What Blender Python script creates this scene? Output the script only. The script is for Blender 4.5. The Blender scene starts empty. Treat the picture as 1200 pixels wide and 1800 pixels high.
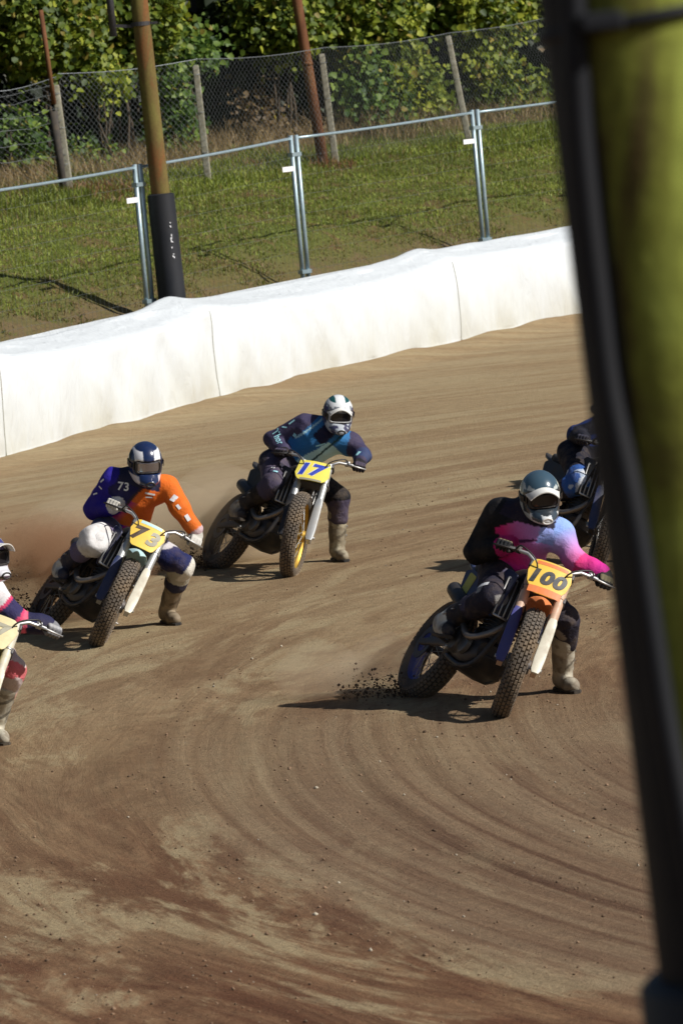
import bpy, math, random
import numpy as np
from mathutils import Vector, Matrix

random.seed(7)
RNG = np.random.default_rng(11)
sc = bpy.context.scene
COL = sc.collection
PI = math.pi

# ------------------------------------------------------------------ camera
F_PX = 8700.0                       # focal length in pixels of the 1200x1800 photograph
PITCH = math.atan(744.0 / F_PX)     # looking down
ROLL = math.radians(5.0)
CAM = Vector((0, 0, 3.855))
FW = Vector((0, math.cos(PITCH), -math.sin(PITCH)))
EU = Vector((0, math.sin(PITCH), math.cos(PITCH)))
EX = Vector((1, 0, 0))
RT = EX * math.cos(ROLL) - EU * math.sin(ROLL)
UP = EX * math.sin(ROLL) + EU * math.cos(ROLL)
cd = bpy.data.cameras.new('camera')
cam = bpy.data.objects.new('camera', cd); COL.objects.link(cam)
m = Matrix.Identity(4)
for i in range(3):
    m[i][0] = RT[i]; m[i][1] = UP[i]; m[i][2] = -FW[i]; m[i][3] = CAM[i]
cam.matrix_world = m
cd.sensor_fit = 'VERTICAL'; cd.sensor_height = 36.0; cd.sensor_width = 24.0
cd.lens = F_PX / 1800 * 36
cd.clip_start = 0.5; cd.clip_end = 2000
cd.dof.use_dof = True; cd.dof.focus_distance = 34.0; cd.dof.aperture_fstop = cd.lens / 19.0
sc.camera = cam

# ------------------------------------------------------------------ world, sun, exposure
SUN_EL = math.radians(38.5)
SUN_H = Vector((.921, -.390, 0)).normalized()           # horizontal direction towards the sun
w = bpy.data.worlds.new('World'); sc.world = w; w.use_nodes = True
nt = w.node_tree
sky = nt.nodes.new('ShaderNodeTexSky'); sky.sky_type = 'NISHITA'; sky.sun_disc = False
sky.sun_elevation = SUN_EL
sky.sun_rotation = math.atan2(SUN_H.x, SUN_H.y)
bg = nt.nodes['Background']; bg.inputs[1].default_value = 0.05
nt.links.new(sky.outputs[0], bg.inputs[0])
sd = bpy.data.lights.new('sun', 'SUN'); sd.energy = 5.0; sd.angle = math.radians(0.5); sd.color = (1.0, 0.965, 0.92)
sun = bpy.data.objects.new('sun', sd); COL.objects.link(sun)
sv = SUN_H * math.cos(SUN_EL) + Vector((0, 0, math.sin(SUN_EL)))
sun.rotation_euler = sv.to_track_quat('Z', 'Y').to_euler()
sun.location = (30, -20, 30)
vs = sc.view_settings
vs.view_transform = 'Standard'; vs.look = 'None'; vs.exposure = 0.03; vs.gamma = 1.0

# ------------------------------------------------------------------ helpers: pixels to places
def ray(px, py):
    return FW + RT * ((px - 600) / F_PX) - UP * ((py - 900) / F_PX)
def at_d(px, py, d):
    return CAM + ray(px, py) * d
def at_y(px, py, y):
    r = ray(px, py); return CAM + r * ((y - CAM.y) / r.y)
def at_z(px, py, z=0.0):
    r = ray(px, py); return CAM + r * ((z - CAM.z) / r.z)
def proj(p):
    q = Vector(p) - CAM; d = q.dot(FW)
    return 600 + F_PX * q.dot(RT) / d, 900 - F_PX * q.dot(UP) / d, d

# ------------------------------------------------------------------ helpers: objects
def tag(o, label=None, cat=None, group=None, kind=None):
    if label: o['label'] = label
    if cat: o['category'] = cat
    if group: o['group'] = group
    if kind: o['kind'] = kind
    return o
def empty(name, loc=(0, 0, 0)):
    o = bpy.data.objects.new(name, None); COL.objects.link(o); o.location = loc
    o.empty_display_size = 0.1
    return o
def link(name, me, mat=None, parent=None, mtx=None, smooth=True):
    o = bpy.data.objects.new(name, me); COL.objects.link(o)
    if mat is not None and not me.materials: me.materials.append(mat)
    if parent is not None: o.parent = parent
    if mtx is not None: o.matrix_local = mtx
    if smooth and len(me.polygons): me.polygons.foreach_set('use_smooth', np.ones(len(me.polygons), bool))
    return o
def mesh_np(name, V, Fc, cols=None):
    """V (N,3); Fc (M,k) array, or list of arrays of different k"""
    me = bpy.data.meshes.new(name)
    V = np.asarray(V, np.float32)
    Fl = Fc if isinstance(Fc, list) else [Fc]
    Fl = [np.asarray(f, np.int32) for f in Fl if len(f)]
    me.vertices.add(len(V)); me.vertices.foreach_set('co', V.ravel())
    nl = sum(f.size for f in Fl); npoly = sum(len(f) for f in Fl)
    me.loops.add(nl); me.polygons.add(npoly)
    me.loops.foreach_set('vertex_index', np.concatenate([f.ravel() for f in Fl]))
    st = []; c = 0
    for f in Fl:
        st.append(c + np.arange(len(f)) * f.shape[1]); c += f.size
    me.polygons.foreach_set('loop_start', np.concatenate(st).astype(np.int32))
    me.update(calc_edges=True)
    me.validate()
    if cols is not None: set_cols(me, cols)
    return me
def set_cols(me, cols):
    a = me.color_attributes.new('Col', 'FLOAT_COLOR', 'POINT')
    c = np.ones((len(me.vertices), 4), np.float32); c[:, :3] = cols
    a.data.foreach_set('color', c.ravel())

class MB:
    """collects simple solids into one mesh"""
    def __init__(s): s.v = []; s.f = []
    def add(s, V, Fc):
        n = len(s.v); s.v += [tuple(p) for p in V]; s.f += [tuple(i + n for i in f) for f in Fc]
        return s
    def box(s, c, size, M=None, taper=1.0):
        x, y, z = [k / 2 for k in size]
        P = []
        for dz in (-1, 1):
            k = taper if dz > 0 else 1.0
            for dx, dy in ((-1, -1), (1, -1), (1, 1), (-1, 1)):
                p = Vector((dx * x * k, dy * y * k, dz * z))
                if M is not None: p = M @ p
                P.append(p + Vector(c))
        return s.add(P, [(3, 2, 1, 0), (4, 5, 6, 7), (0, 1, 5, 4), (1, 2, 6, 5), (2, 3, 7, 6), (3, 0, 4, 7)])
    def tube(s, pts, r, n=10, caps=True):
        pts = [Vector(p) for p in pts]
        if not hasattr(r, '__len__'): r = [r] * len(pts)
        P = []; Fc = []
        prev = None
        for i, p in enumerate(pts):
            t = (pts[min(i + 1, len(pts) - 1)] - pts[max(i - 1, 0)]).normalized()
            if prev is None:
                a = t.orthogonal().normalized()
            else:
                a = (prev - t * prev.dot(t)).normalized()
            prev = a; b = t.cross(a)
            for k in range(n):
                th = 2 * PI * k / n
                P.append(p + (a * math.cos(th) + b * math.sin(th)) * r[i])
        for i in range(len(pts) - 1):
            for k in range(n):
                k2 = (k + 1) % n
                Fc.append((i * n + k, i * n + k2, (i + 1) * n + k2, (i + 1) * n + k))
        if caps:
            Fc.append(tuple(range(n - 1, -1, -1))); Fc.append(tuple((len(pts) - 1) * n + k for k in range(n)))
        return s.add(P, Fc)
    def prism(s, poly, d0, d1, M=None):
        """poly in (a,b) plane extruded along third axis c from d0 to d1; M maps (a,b,c)"""
        n = len(poly); P = []
        for d in (d0, d1):
            for a, b in poly:
                p = Vector((a, b, d)); P.append(M @ p if M is not None else p)
        Fc = [tuple(range(n - 1, -1, -1)), tuple(range(n, 2 * n))]
        for k in range(n):
            k2 = (k + 1) % n; Fc.append((k, k2, n + k2, n + k))
        return s.add(P, Fc)
    def lathe_y(s, prof, c=(0, 0, 0), n=48, closed=False):
        """profile of (radius, y) spun about the y axis"""
        P = []; Fc = []; k = len(prof)
        for i in range(n):
            th = 2 * PI * i / n; cx, sz = math.cos(th), math.sin(th)
            for r, y in prof: P.append((c[0] + r * cx, c[1] + y, c[2] + r * sz))
        for i in range(n):
            i2 = (i + 1) % n
            for j in range(k if closed else k - 1):
                j2 = (j + 1) % k
                Fc.append((i * k + j, i2 * k + j, i2 * k + j2, i * k + j2))
        return s.add(P, Fc)
    def loft(s, rings):
        n = len(rings[0]); P = [p for r in rings for p in r]; Fc = []
        for i in range(len(rings) - 1):
            for k in range(n):
                k2 = (k + 1) % n; Fc.append((i * n + k, i * n + k2, (i + 1) * n + k2, (i + 1) * n + k))
        Fc.append(tuple(range(n - 1, -1, -1))); Fc.append(tuple((len(rings) - 1) * n + k for k in range(n)))
        return s.add(P, Fc)
    def mesh(s, name):
        me = bpy.data.meshes.new(name); me.from_pydata(s.v, [], s.f); me.update(); return me
    def build(s, name, mat, parent=None, mtx=None, smooth=False, bevel=0.0):
        o = link(name, s.mesh(name), mat, parent, mtx, smooth)
        if bevel:
            b = o.modifiers.new('bevel', 'BEVEL'); b.width = bevel; b.segments = 2; b.limit_method = 'ANGLE'
        return o
def smooth_by_angle(o, ang=40):
    me = o.data
    me.polygons.foreach_set('use_smooth', np.ones(len(me.polygons), bool))
    me.set_sharp_from_angle(angle=math.radians(ang))
    return o
def ring(c, ex, ey, a, b, n=16, e=2.4):
    """superellipse ring"""
    out = []
    for k in range(n):
        t = 2 * PI * k / n; ct, st = math.cos(t), math.sin(t)
        out.append(Vector(c) + ex * (a * math.copysign(abs(ct) ** (2 / e), ct)) + ey * (b * math.copysign(abs(st) ** (2 / e), st)))
    return out

# ------------------------------------------------------------------ helpers: noise (value noise, vectorised)
_tab = RNG.random((256, 256)).astype(np.float32)
def vn(x, y):
    x = np.asarray(x, np.float64); y = np.asarray(y, np.float64)
    xi = np.floor(x).astype(int); yi = np.floor(y).astype(int)
    fx = x - xi; fy = y - yi
    fx = fx * fx * (3 - 2 * fx); fy = fy * fy * (3 - 2 * fy)
    a = _tab[xi % 256, yi % 256]; b = _tab[(xi + 1) % 256, yi % 256]
    c = _tab[xi % 256, (yi + 1) % 256]; d = _tab[(xi + 1) % 256, (yi + 1) % 256]
    return (a * (1 - fx) + b * fx) * (1 - fy) + (c * (1 - fx) + d * fx) * fy
def fbm(x, y, o=4):
    s = 0; a = 0.5; t = 0
    for i in range(o):
        s = s + a * vn(x + 17.3 * i, y + 5.7 * i); t += a; a *= 0.5; x = x * 2.03; y = y * 2.03
    return s / t
def sstep(a, b, x):
    t = np.clip((np.asarray(x) - a) / (b - a), 0, 1); return t * t * (3 - 2 * t)
def vn3(P, s):
    x, y, z = P[:, 0] * s, P[:, 1] * s, P[:, 2] * s
    return (vn(x + 3.1, y + z * 0.7) + vn(y + 11.2, z + x * 0.6) + vn(z + 7.9, x - y * 0.5)) / 3

# ------------------------------------------------------------------ helpers: signed distance surfaces
def smin(a, b, k):
    h = np.clip(0.5 + 0.5 * (b - a) / k, 0, 1)
    return b * (1 - h) + a * h - k * h * (1 - h)
def cap(P, a, b, ra, rb, flat=None, nrm=None):
    a = np.array(a, float); b = np.array(b, float); ba = b - a
    L = max((ba @ ba), 1e-9)
    t = np.clip(((P - a) @ ba) / L, 0, 1)
    q = P - a - t[:, None] * ba
    r = ra + t * (rb - ra)
    if flat is not None:
        n = np.array(nrm, float); n /= np.linalg.norm(n)
        qn = q @ n
        l2 = (q * q).sum(1) - qn * qn
        return (np.sqrt(np.maximum(l2, 0) + (qn / flat) ** 2) - r) * (0.5 + 0.5 * flat)
    return np.sqrt((q * q).sum(1)) - r
def ell(P, c, axes, rad):
    """axes: 3 unit vectors rows; rad: 3 radii"""
    q = (P - np.array(c, float)) @ np.array(axes, float).T
    r = np.array(rad, float)
    k0 = np.sqrt(((q / r) ** 2).sum(1)); k1 = np.sqrt(((q / r ** 2) ** 2).sum(1)) + 1e-9
    return k0 * (k0 - 1) / k1
def sbox(P, c, axes, half, rd=0.0):
    q = np.abs((P - np.array(c, float)) @ np.array(axes, float).T) - (np.array(half, float) - rd)
    return np.sqrt((np.maximum(q, 0) ** 2).sum(1)) + np.minimum(q.max(1), 0) - rd
def surfnet(fn, lo, hi, h):
    lo = np.array(lo, float); hi = np.array(hi, float)
    n = np.maximum(np.ceil((hi - lo) / h).astype(int) + 1, 4)
    ax = [lo[i] + np.arange(n[i]) * h for i in range(3)]
    G = np.stack(np.meshgrid(*ax, indexing='ij'), -1).reshape(-1, 3)
    f = fn(G).reshape(n)
    ins = f < 0
    nx, ny, nz = n - 1
    pos = np.zeros((nx, ny, nz, 3)); cnt = np.zeros((nx, ny, nz))
    corner = [(i, j, k) for i in (0, 1) for j in (0, 1) for k in (0, 1)]
    sl = lambda c: (slice(c[0], c[0] + nx), slice(c[1], c[1] + ny), slice(c[2], c[2] + nz))
    for a in corner:
        for d in range(3):
            if a[d]: continue
            b = list(a); b[d] = 1; b = tuple(b)
            fa = f[sl(a)]; fb = f[sl(b)]
            mk = (fa < 0) != (fb < 0)
            t = np.where(mk, fa / np.where(mk, fa - fb, 1), 0)
            for e in range(3):
                pos[..., e] += np.where(mk, a[e] + (t if e == d else 0), 0)
            cnt += mk
    act = cnt > 0
    idx = -np.ones((nx, ny, nz), np.int64); idx[act] = np.arange(act.sum())
    ii = np.argwhere(act)
    V = lo + (ii + pos[act] / cnt[act][:, None]) * h
    Q = []
    for d in range(3):
        e1, e2 = (d + 1) % 3, (d + 2) % 3
        s0 = [slice(1, n[i] - 1) for i in range(3)]; s0[d] = slice(0, n[d] - 1)
        s1 = list(s0); s1[d] = slice(1, n[d])
        A = ins[tuple(s0)]; B = ins[tuple(s1)]
        for inv in (0, 1):
            mk = (A & ~B) if not inv else (~A & B)
            p = np.argwhere(mk)
            if not len(p): continue
            off = np.ones(3, int); off[d] = 0
            p = p + off
            def c(da, db):
                q = p.copy(); q[:, e1] -= da; q[:, e2] -= db
                return idx[q[:, 0], q[:, 1], q[:, 2]]
            quad = np.stack([c(1, 1), c(0, 1), c(0, 0), c(1, 0)], 1)
            if inv: quad = quad[:, ::-1]
            Q.append(quad)
    return V, np.concatenate(Q)

# ------------------------------------------------------------------ helpers: materials
def mat_new(name):
    mt = bpy.data.materials.new(name); mt.use_nodes = True
    return mt, mt.node_tree, mt.node_tree.nodes['Principled BSDF']
def N(t, typ, **kw):
    n = t.nodes.new(typ)
    for k, v in kw.items(): setattr(n, k, v)
    return n
def noise_node(t, scale, detail=4, rough=0.55, vec=None, dist=0.0):
    n = N(t, 'ShaderNodeTexNoise'); n.inputs['Scale'].default_value = scale
    n.inputs['Detail'].default_value = detail; n.inputs['Roughness'].default_value = rough
    n.inputs['Distortion'].default_value = dist
    if vec is not None: t.links.new(vec, n.inputs['Vector'])
    return n
def ramp(t, src, stops):
    r = N(t, 'ShaderNodeValToRGB'); e = r.color_ramp.elements
    while len(e) > 1: e.remove(e[0])
    e[0].position = stops[0][0]; e[0].color = (*stops[0][1], 1)
    for p, c in stops[1:]:
        x = e.new(p); x.color = (*c, 1)
    t.links.new(src, r.inputs[0]); return r
def mixc(t, fac, a, b, mode='MIX'):
    n = N(t, 'ShaderNodeMix', data_type='RGBA', blend_type=mode)
    for s, v in ((n.inputs[0], fac), (n.inputs[6], a), (n.inputs[7], b)):
        if hasattr(v, 'is_linked') or hasattr(v, 'links'): t.links.new(v, s)
        elif isinstance(v, (tuple, list)): s.default_value = (*v, 1)
        else: s.default_value = v
    return n.outputs[2]
def bump(t, src, bsdf, strength=0.3, dist=0.01):
    b = N(t, 'ShaderNodeBump'); b.inputs['Strength'].default_value = strength; b.inputs['Distance'].default_value = dist
    t.links.new(src, b.inputs['Height']); t.links.new(b.outputs[0], bsdf.inputs['Normal'])
DUST = (0.24, 0.17, 0.10)
def simple(name, col, rough=0.5, metal=0.0, dust=0.25, scale=30.0, spec=0.5, bmp=0.0, coat=0.0):
    """painted / moulded surface with a film of track dust in patches"""
    mt, t, b = mat_new(name)
    tc = N(t, 'ShaderNodeTexCoord')
    n = noise_node(t, scale * 0.35, 6, 0.65, tc.outputs['Object'])
    r = ramp(t, n.outputs[0], [(0.42, (0, 0, 0)), (0.72, (dust,) * 3)])
    c = mixc(t, r.outputs[0], col, DUST)
    t.links.new(c, b.inputs['Base Color'])
    b.inputs['Metallic'].default_value = metal
    b.inputs['Specular IOR Level'].default_value = spec
    rr = ramp(t, n.outputs[0], [(0.35, (rough,) * 3), (0.75, (min(1, rough + 0.3),) * 3)])
    t.links.new(rr.outputs[0], b.inputs['Roughness'])
    if coat: b.inputs['Coat Weight'].default_value = coat
    if bmp:
        n2 = noise_node(t, scale * 4, 3, 0.6, tc.outputs['Object']); bump(t, n2.outputs[0], b, bmp, 0.004)
    return mt
def printed(name, rough=0.8, dust=0.18, weave=0.25, spec=0.25, scale=9.0):
    """cloth or shell whose print is carried by the Col attribute"""
    mt, t, b = mat_new(name)
    a = N(t, 'ShaderNodeAttribute', attribute_name='Col')
    tc = N(t, 'ShaderNodeTexCoord')
    n = noise_node(t, scale, 6, 0.65, tc.outputs['Object'])
    r = ramp(t, n.outputs[0], [(0.45, (0, 0, 0)), (0.75, (dust,) * 3)])
    t.links.new(mixc(t, r.outputs[0], a.outputs[0], DUST), b.inputs['Base Color'])
    b.inputs['Roughness'].default_value = rough; b.inputs['Specular IOR Level'].default_value = spec
    if weave:
        n2 = noise_node(t, 26, 5, 0.6, tc.outputs['Object'], dist=0.6); bump(t, n2.outputs[0], b, weave, 0.03)
    return mt

# ================================================================== TERRAIN
# barrier base line: points read off the photograph, distance from the size of the barrier
_bp = [at_d(0, 812, 53.8), at_d(380, 712, 59.4), at_d(760, 612, 65.0), at_d(1020, 560, 68.6)]
B0 = Vector((_bp[0].x, _bp[0].y)); B1 = Vector((_bp[3].x, _bp[3].y))
BD = (B1 - B0).normalized(); BN = Vector((-BD.y, BD.x))            # along, and outwards (away from the track)
_s = [(Vector((p.x, p.y)) - B0).dot(BD) for p in _bp]; _t = [(Vector((p.x, p.y)) - B0).dot(BN) for p in _bp]
BC = np.polyfit(_s, _t, 2); BZ = np.polyfit(_s, [p.z for p in _bp], 1)
def st_of(x, y):
    dx = x - B0.x; dy = y - B0.y
    s = dx * BD.x + dy * BD.y; t = dx * BN.x + dy * BN.y
    return s, t - np.polyval(BC, np.clip(s, -14, 34))
def zb_of(s): return np.clip(np.polyval(BZ, s), 0.0, 0.75)
def bpos(s, t):
    """a place s metres along the barrier and t metres outside its foot"""
    tt = t + float(np.polyval(BC, min(max(s, -14), 34)))
    return Vector((B0.x + BD.x * s + BN.x * tt, B0.y + BD.y * s + BN.y * tt))
_pt = [0, .55, .9, 1.3, 2.6, 4.0, 6.2, 6.9, 9.0, 14.0, 22.0, 60.0]
_pz = [-.05, .2, .6, .90, 1.52, 1.84, 2.12, 2.28, 2.42, 2.9, 3.2, 4.5]
RC = (19.5, 29.5)                                                  # centre of the tight racing line
def rut(x, y):
    r = np.hypot(x - RC[0], y - RC[1]); a = np.arctan2(y - RC[1], RC[0] - x) * 20
    n1 = fbm(r * 1.6 + 0.35 * vn(a * .25, r * .3), a * .09, 4) - .5
    n2 = fbm(r * 7, a * .25 + 40, 3) - .5
    n3 = fbm(x * 9, y * 9, 3) - .5
    inn = sstep(5, 15, -st_of(x, y)[1])
    mk = sstep(16.6, 17.6, r) * (1 - sstep(20.4, 21.0, r)) * (1 - sstep(0, 3, a))
    tm = (vn(r * 9, a * .03 + 3) - .5) * mk
    return (0.060 * n1 + 0.022 * n2) * (.25 + .75 * inn) + 0.014 * n3 + .024 * tm
def track_z(x, y, fine=True):
    s, t = st_of(x, y)
    z = zb_of(s) * np.clip((t + 9) / 9, 0, 1) ** 1.7
    z = z + 0.10 * sstep(-.75, -.05, t) * (0.4 + 0.6 * vn(s * 1.3, t * 2))
    if fine: z = z + rut(x, y) * 0.55
    return z
def bank_z(x, y):
    s, t = st_of(x, y)
    z = zb_of(s) + np.interp(t, _pt, _pz)
    return z + (fbm(x * .9, y * .9, 4) - .5) * 0.22 * sstep(.8, 2.5, t) + (fbm(x * 5, y * 5, 2) - .5) * .07
def hit_bank(px, py):
    r = ray(px, py); d = 55.0
    while d < 140:
        p = CAM + r * d
        if p.z < float(bank_z(p.x, p.y)): return p
        d += 0.05
    return CAM + r * 85
def at_t(px, py, t):
    """point on a pixel's ray that lies t metres outside the barrier foot"""
    lo, hi = 40.0, 130.0
    for _ in range(50):
        d = (lo + hi) / 2; p = at_d(px, py, d)
        if st_of(p.x, p.y)[1] < t: lo = d
        else: hi = d
    return at_d(px, py, lo)
def grid(name, xs, ys, zf, mask=None):
    X, Y = np.meshgrid(xs, ys, indexing='ij')
    Z = zf(X.ravel(), Y.ravel())
    V = np.stack([X.ravel(), Y.ravel(), Z], 1)
    n, k = len(xs), len(ys)
    I = np.arange(n * k).reshape(n, k)
    Q = np.stack([I[:-1, :-1].ravel(), I[1:, :-1].ravel(), I[1:, 1:].ravel(), I[:-1, 1:].ravel()], 1)
    if mask is not None:
        ok = mask(X.ravel(), Y.ravel()); Q = Q[ok[Q].any(1)]
        used = np.zeros(len(V), bool); used[Q.ravel()] = True
        mp = np.cumsum(used) - 1; V = V[used]; Q = mp[Q]
    return mesh_np(name, V, Q)

# ---- materials of the ground
def mat_dirt():
    mt, t, b = mat_new('track_dirt')
    at = N(t, 'ShaderNodeAttribute', attribute_name='polar')       # (radius, arc length, distance inside the barrier)
    sx = N(t, 'ShaderNodeSeparateXYZ'); t.links.new(at.outputs['Vector'], sx.inputs[0])
    tc = N(t, 'ShaderNodeTexCoord')
    def pol(sr, sa, off=0.0):
        mp = N(t, 'ShaderNodeMapping'); mp.inputs['Scale'].default_value = (sr, sa, 0); mp.inputs['Location'].default_value = (off, off, 0)
        t.links.new(at.outputs['Vector'], mp.inputs[0]); return mp.outputs[0]
    big = noise_node(t, 1.0, 4, 0.6, pol(.55, .10), 1.2)
    mid = noise_node(t, 1.0, 7, 0.72, pol(1.5, .30, 7), 1.1)
    fin = noise_node(t, 1.0, 5, 0.7, pol(9, .55, 3), 1.6)
    spk = noise_node(t, 9.0, 5, 0.75, tc.outputs['Object'])
    pch = noise_node(t, 1.0, 7, 0.72, pol(.95, .28, 21), 1.0)
    dry = ramp(t, mid.outputs[0], [(.42, (0, 0, 0)), (.58, (1, 1, 1))])
    damp = (.130, .058, .030); tan = (.262, .152, .080)
    c = mixc(t, dry.outputs[0], damp, tan)
    f2 = ramp(t, fin.outputs[0], [(.32, (.74, .74, .74)), (.62, (1.12, 1.12, 1.12))])
    c = mixc(t, .75, c, f2.outputs[0], 'MULTIPLY')
    # pale dry scuffs where both patch and streak are high
    ml = N(t, 'ShaderNodeMath', operation='MULTIPLY'); t.links.new(pch.outputs[0], ml.inputs[0]); t.links.new(mid.outputs[0], ml.inputs[1])
    pf = ramp(t, ml.outputs[0], [(.270, (0, 0, 0)), (.335, (.9, .9, .9))])
    c = mixc(t, pf.outputs[0], c, (.38, .295, .17))
    # band of parallel tyre marks on the tight line
    tmk = noise_node(t, 1.0, 5, 0.7, pol(5.5, .05, 1), .35)
    m1 = N(t, 'ShaderNodeMapRange', interpolation_type='SMOOTHSTEP'); t.links.new(sx.outputs['X'], m1.inputs[0]); m1.inputs[1].default_value = 16.6; m1.inputs[2].default_value = 17.6
    m2 = N(t, 'ShaderNodeMapRange', interpolation_type='SMOOTHSTEP'); t.links.new(sx.outputs['X'], m2.inputs[0]); m2.inputs[1].default_value = 21.0; m2.inputs[2].default_value = 20.3
    m3 = N(t, 'ShaderNodeMapRange', interpolation_type='SMOOTHSTEP'); t.links.new(sx.outputs['Y'], m3.inputs[0]); m3.inputs[1].default_value = 2.5; m3.inputs[2].default_value = 0.0
    mm = N(t, 'ShaderNodeMath', operation='MULTIPLY'); t.links.new(m1.outputs[0], mm.inputs[0]); t.links.new(m2.outputs[0], mm.inputs[1])
    mm2 = N(t, 'ShaderNodeMath', operation='MULTIPLY'); t.links.new(mm.outputs[0], mm2.inputs[0]); t.links.new(m3.outputs[0], mm2.inputs[1])
    mm3 = N(t, 'ShaderNodeMath', operation='MULTIPLY'); t.links.new(mm2.outputs[0], mm3.inputs[0]); mm3.inputs[1].default_value = .8
    tcol = ramp(t, tmk.outputs[0], [(.36, (.105, .058, .035)), (.45, (.190, .120, .072)), (.60, (.285, .205, .125))]).outputs[0]
    c = mixc(t, mm3.outputs[0], c, tcol)
    # outer dusty lane under the barrier is pale olive dust; inner lane is damp and redder
    dl = N(t, 'ShaderNodeMath', operation='MULTIPLY_ADD'); t.links.new(big.outputs[0], dl.inputs[0]); dl.inputs[1].default_value = 9.0
    t.links.new(sx.outputs['Z'], dl.inputs[2])
    lane = ramp(t, dl.outputs[0], [(0.0, (1, 1, 1)), (1.0, (0, 0, 0))])
    mr = N(t, 'ShaderNodeMapRange'); t.links.new(dl.outputs[0], mr.inputs[0])
    mr.inputs[1].default_value = 9.0; mr.inputs[2].default_value = 18.5; mr.inputs[3].default_value = .92; mr.inputs[4].default_value = 0.0
    t.links.new(mr.outputs[0], lane.inputs[0])
    lane2 = N(t, 'ShaderNodeMath', operation='MULTIPLY'); t.links.new(mr.outputs[0], lane2.inputs[0]); lane2.inputs[1].default_value = 1.0
    dusty = mixc(t, dry.outputs[0], (.315, .222, .120), (.365, .282, .160))
    c = mixc(t, lane2.outputs[0], c, dusty)
    mr2 = N(t, 'ShaderNodeMapRange'); t.links.new(dl.outputs[0], mr2.inputs[0])
    mr2.inputs[1].default_value = 20.0; mr2.inputs[2].default_value = 30.0; mr2.inputs[3].default_value = 0.0; mr2.inputs[4].default_value = .62
    c = mixc(t, mr2.outputs[0], c, (.118, .062, .037))
    g = ramp(t, spk.outputs[0], [(.25, (.72, .72, .72)), (.5, (1, 1, 1)), (.8, (1.22, 1.2, 1.15))])
    c = mixc(t, .8, c, g.outputs[0], 'MULTIPLY')
    t.links.new(c, b.inputs['Base Color'])
    b.inputs['Roughness'].default_value = .95; b.inputs['Specular IOR Level'].default_value = .15
    gr = noise_node(t, 30, 6, 0.75, tc.outputs['Object'])
    ad = N(t, 'ShaderNodeMath', operation='MULTIPLY_ADD'); t.links.new(fin.outputs[0], ad.inputs[0]); ad.inputs[1].default_value = .45
    t.links.new(gr.outputs[0], ad.inputs[2])
    bump(t, ad.outputs[0], b, .75, .035)
    return mt
def mat_soil():
    mt, t, b = mat_new('bank_soil')
    at = N(t, 'ShaderNodeAttribute', attribute_name='polar')
    sx = N(t, 'ShaderNodeSeparateXYZ'); t.links.new(at.outputs['Vector'], sx.inputs[0])
    tc = N(t, 'ShaderNodeTexCoord')
    n = noise_node(t, 1.6, 6, .7, tc.outputs['Object']); n2 = noise_node(t, 14, 4, .7, tc.outputs['Object'])
    c = mixc(t, ramp(t, n.outputs[0], [(.34, (0, 0, 0)), (.52, (1, 1, 1))]).outputs[0], (.150, .095, .050), (.105, .125, .030))
    c = mixc(t, .7, c, ramp(t, n2.outputs[0], [(.3, (.55, .55, .5)), (.7, (1.3, 1.3, 1.2))]).outputs[0], 'MULTIPLY')
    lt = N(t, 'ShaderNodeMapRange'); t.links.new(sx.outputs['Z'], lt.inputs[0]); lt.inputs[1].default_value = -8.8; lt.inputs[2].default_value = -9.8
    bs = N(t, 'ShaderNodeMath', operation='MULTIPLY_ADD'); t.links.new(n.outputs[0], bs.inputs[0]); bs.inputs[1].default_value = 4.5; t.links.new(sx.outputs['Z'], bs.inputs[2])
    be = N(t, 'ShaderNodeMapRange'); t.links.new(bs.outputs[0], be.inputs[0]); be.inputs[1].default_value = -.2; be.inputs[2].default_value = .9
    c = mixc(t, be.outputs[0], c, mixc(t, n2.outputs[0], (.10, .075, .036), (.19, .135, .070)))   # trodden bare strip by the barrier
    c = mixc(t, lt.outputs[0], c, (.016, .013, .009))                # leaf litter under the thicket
    t.links.new(c, b.inputs['Base Color']); b.inputs['Roughness'].default_value = 1; b.inputs['Specular IOR Level'].default_value = .1
    bump(t, n2.outputs[0], b, .6, .05)
    return mt
M_DIRT = mat_dirt(); M_SOIL = mat_soil()
def add_polar(me):
    n = len(me.vertices); co = np.empty(n * 3, np.float32); me.vertices.foreach_get('co', co); co = co.reshape(-1, 3)
    x, y = co[:, 0].astype(float), co[:, 1].astype(float)
    r = np.hypot(x - RC[0], y - RC[1]); a = np.arctan2(y - RC[1], RC[0] - x) * 20
    s, t = st_of(x, y)
    at = me.attributes.new('polar', 'FLOAT_VECTOR', 'POINT')
    at.data.foreach_set('vector', np.stack([r, a, -t], 1).astype(np.float32).ravel())
    return me
tk = add_polar(grid('dirt_track', np.arange(-9, 10.01, .075), np.concatenate([np.arange(15, 45, .06), np.arange(45, 78, .11)]), track_z,
                    lambda x, y: st_of(x, y)[1] < .35))
tag(link('dirt_track', tk, M_DIRT), 'brown dirt track surface with curved tyre ruts', kind='structure')
fx = np.concatenate([[-400, -250, -150, -90], np.arange(-60, 60.1, 2.0), [90, 150, 250, 400]])
def far_z(x, y):
    s, t = st_of(x, y)
    return np.where(t < .2, track_z(x, y, False) - .12, np.interp(t, _pt, _pz) + zb_of(s) - .45)
gr = add_polar(grid('ground', fx, np.concatenate([[-60, -30, -10], np.arange(0, 130.1, 2.0), [160, 220, 320, 500]]), far_z))
tag(link('ground', gr, M_DIRT), 'bare dirt ground around the track', kind='structure')
xs = np.arange(-16, 16.01, .10)
bk = add_polar(grid('grass_bank', xs, np.arange(44, 108, .12), bank_z, lambda x, y: (st_of(x, y)[1] > .3) & (st_of(x, y)[1] < 24)))
tag(link('grass_bank', bk, M_SOIL), 'grassy bank rising behind the white barrier', kind='structure')

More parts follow.
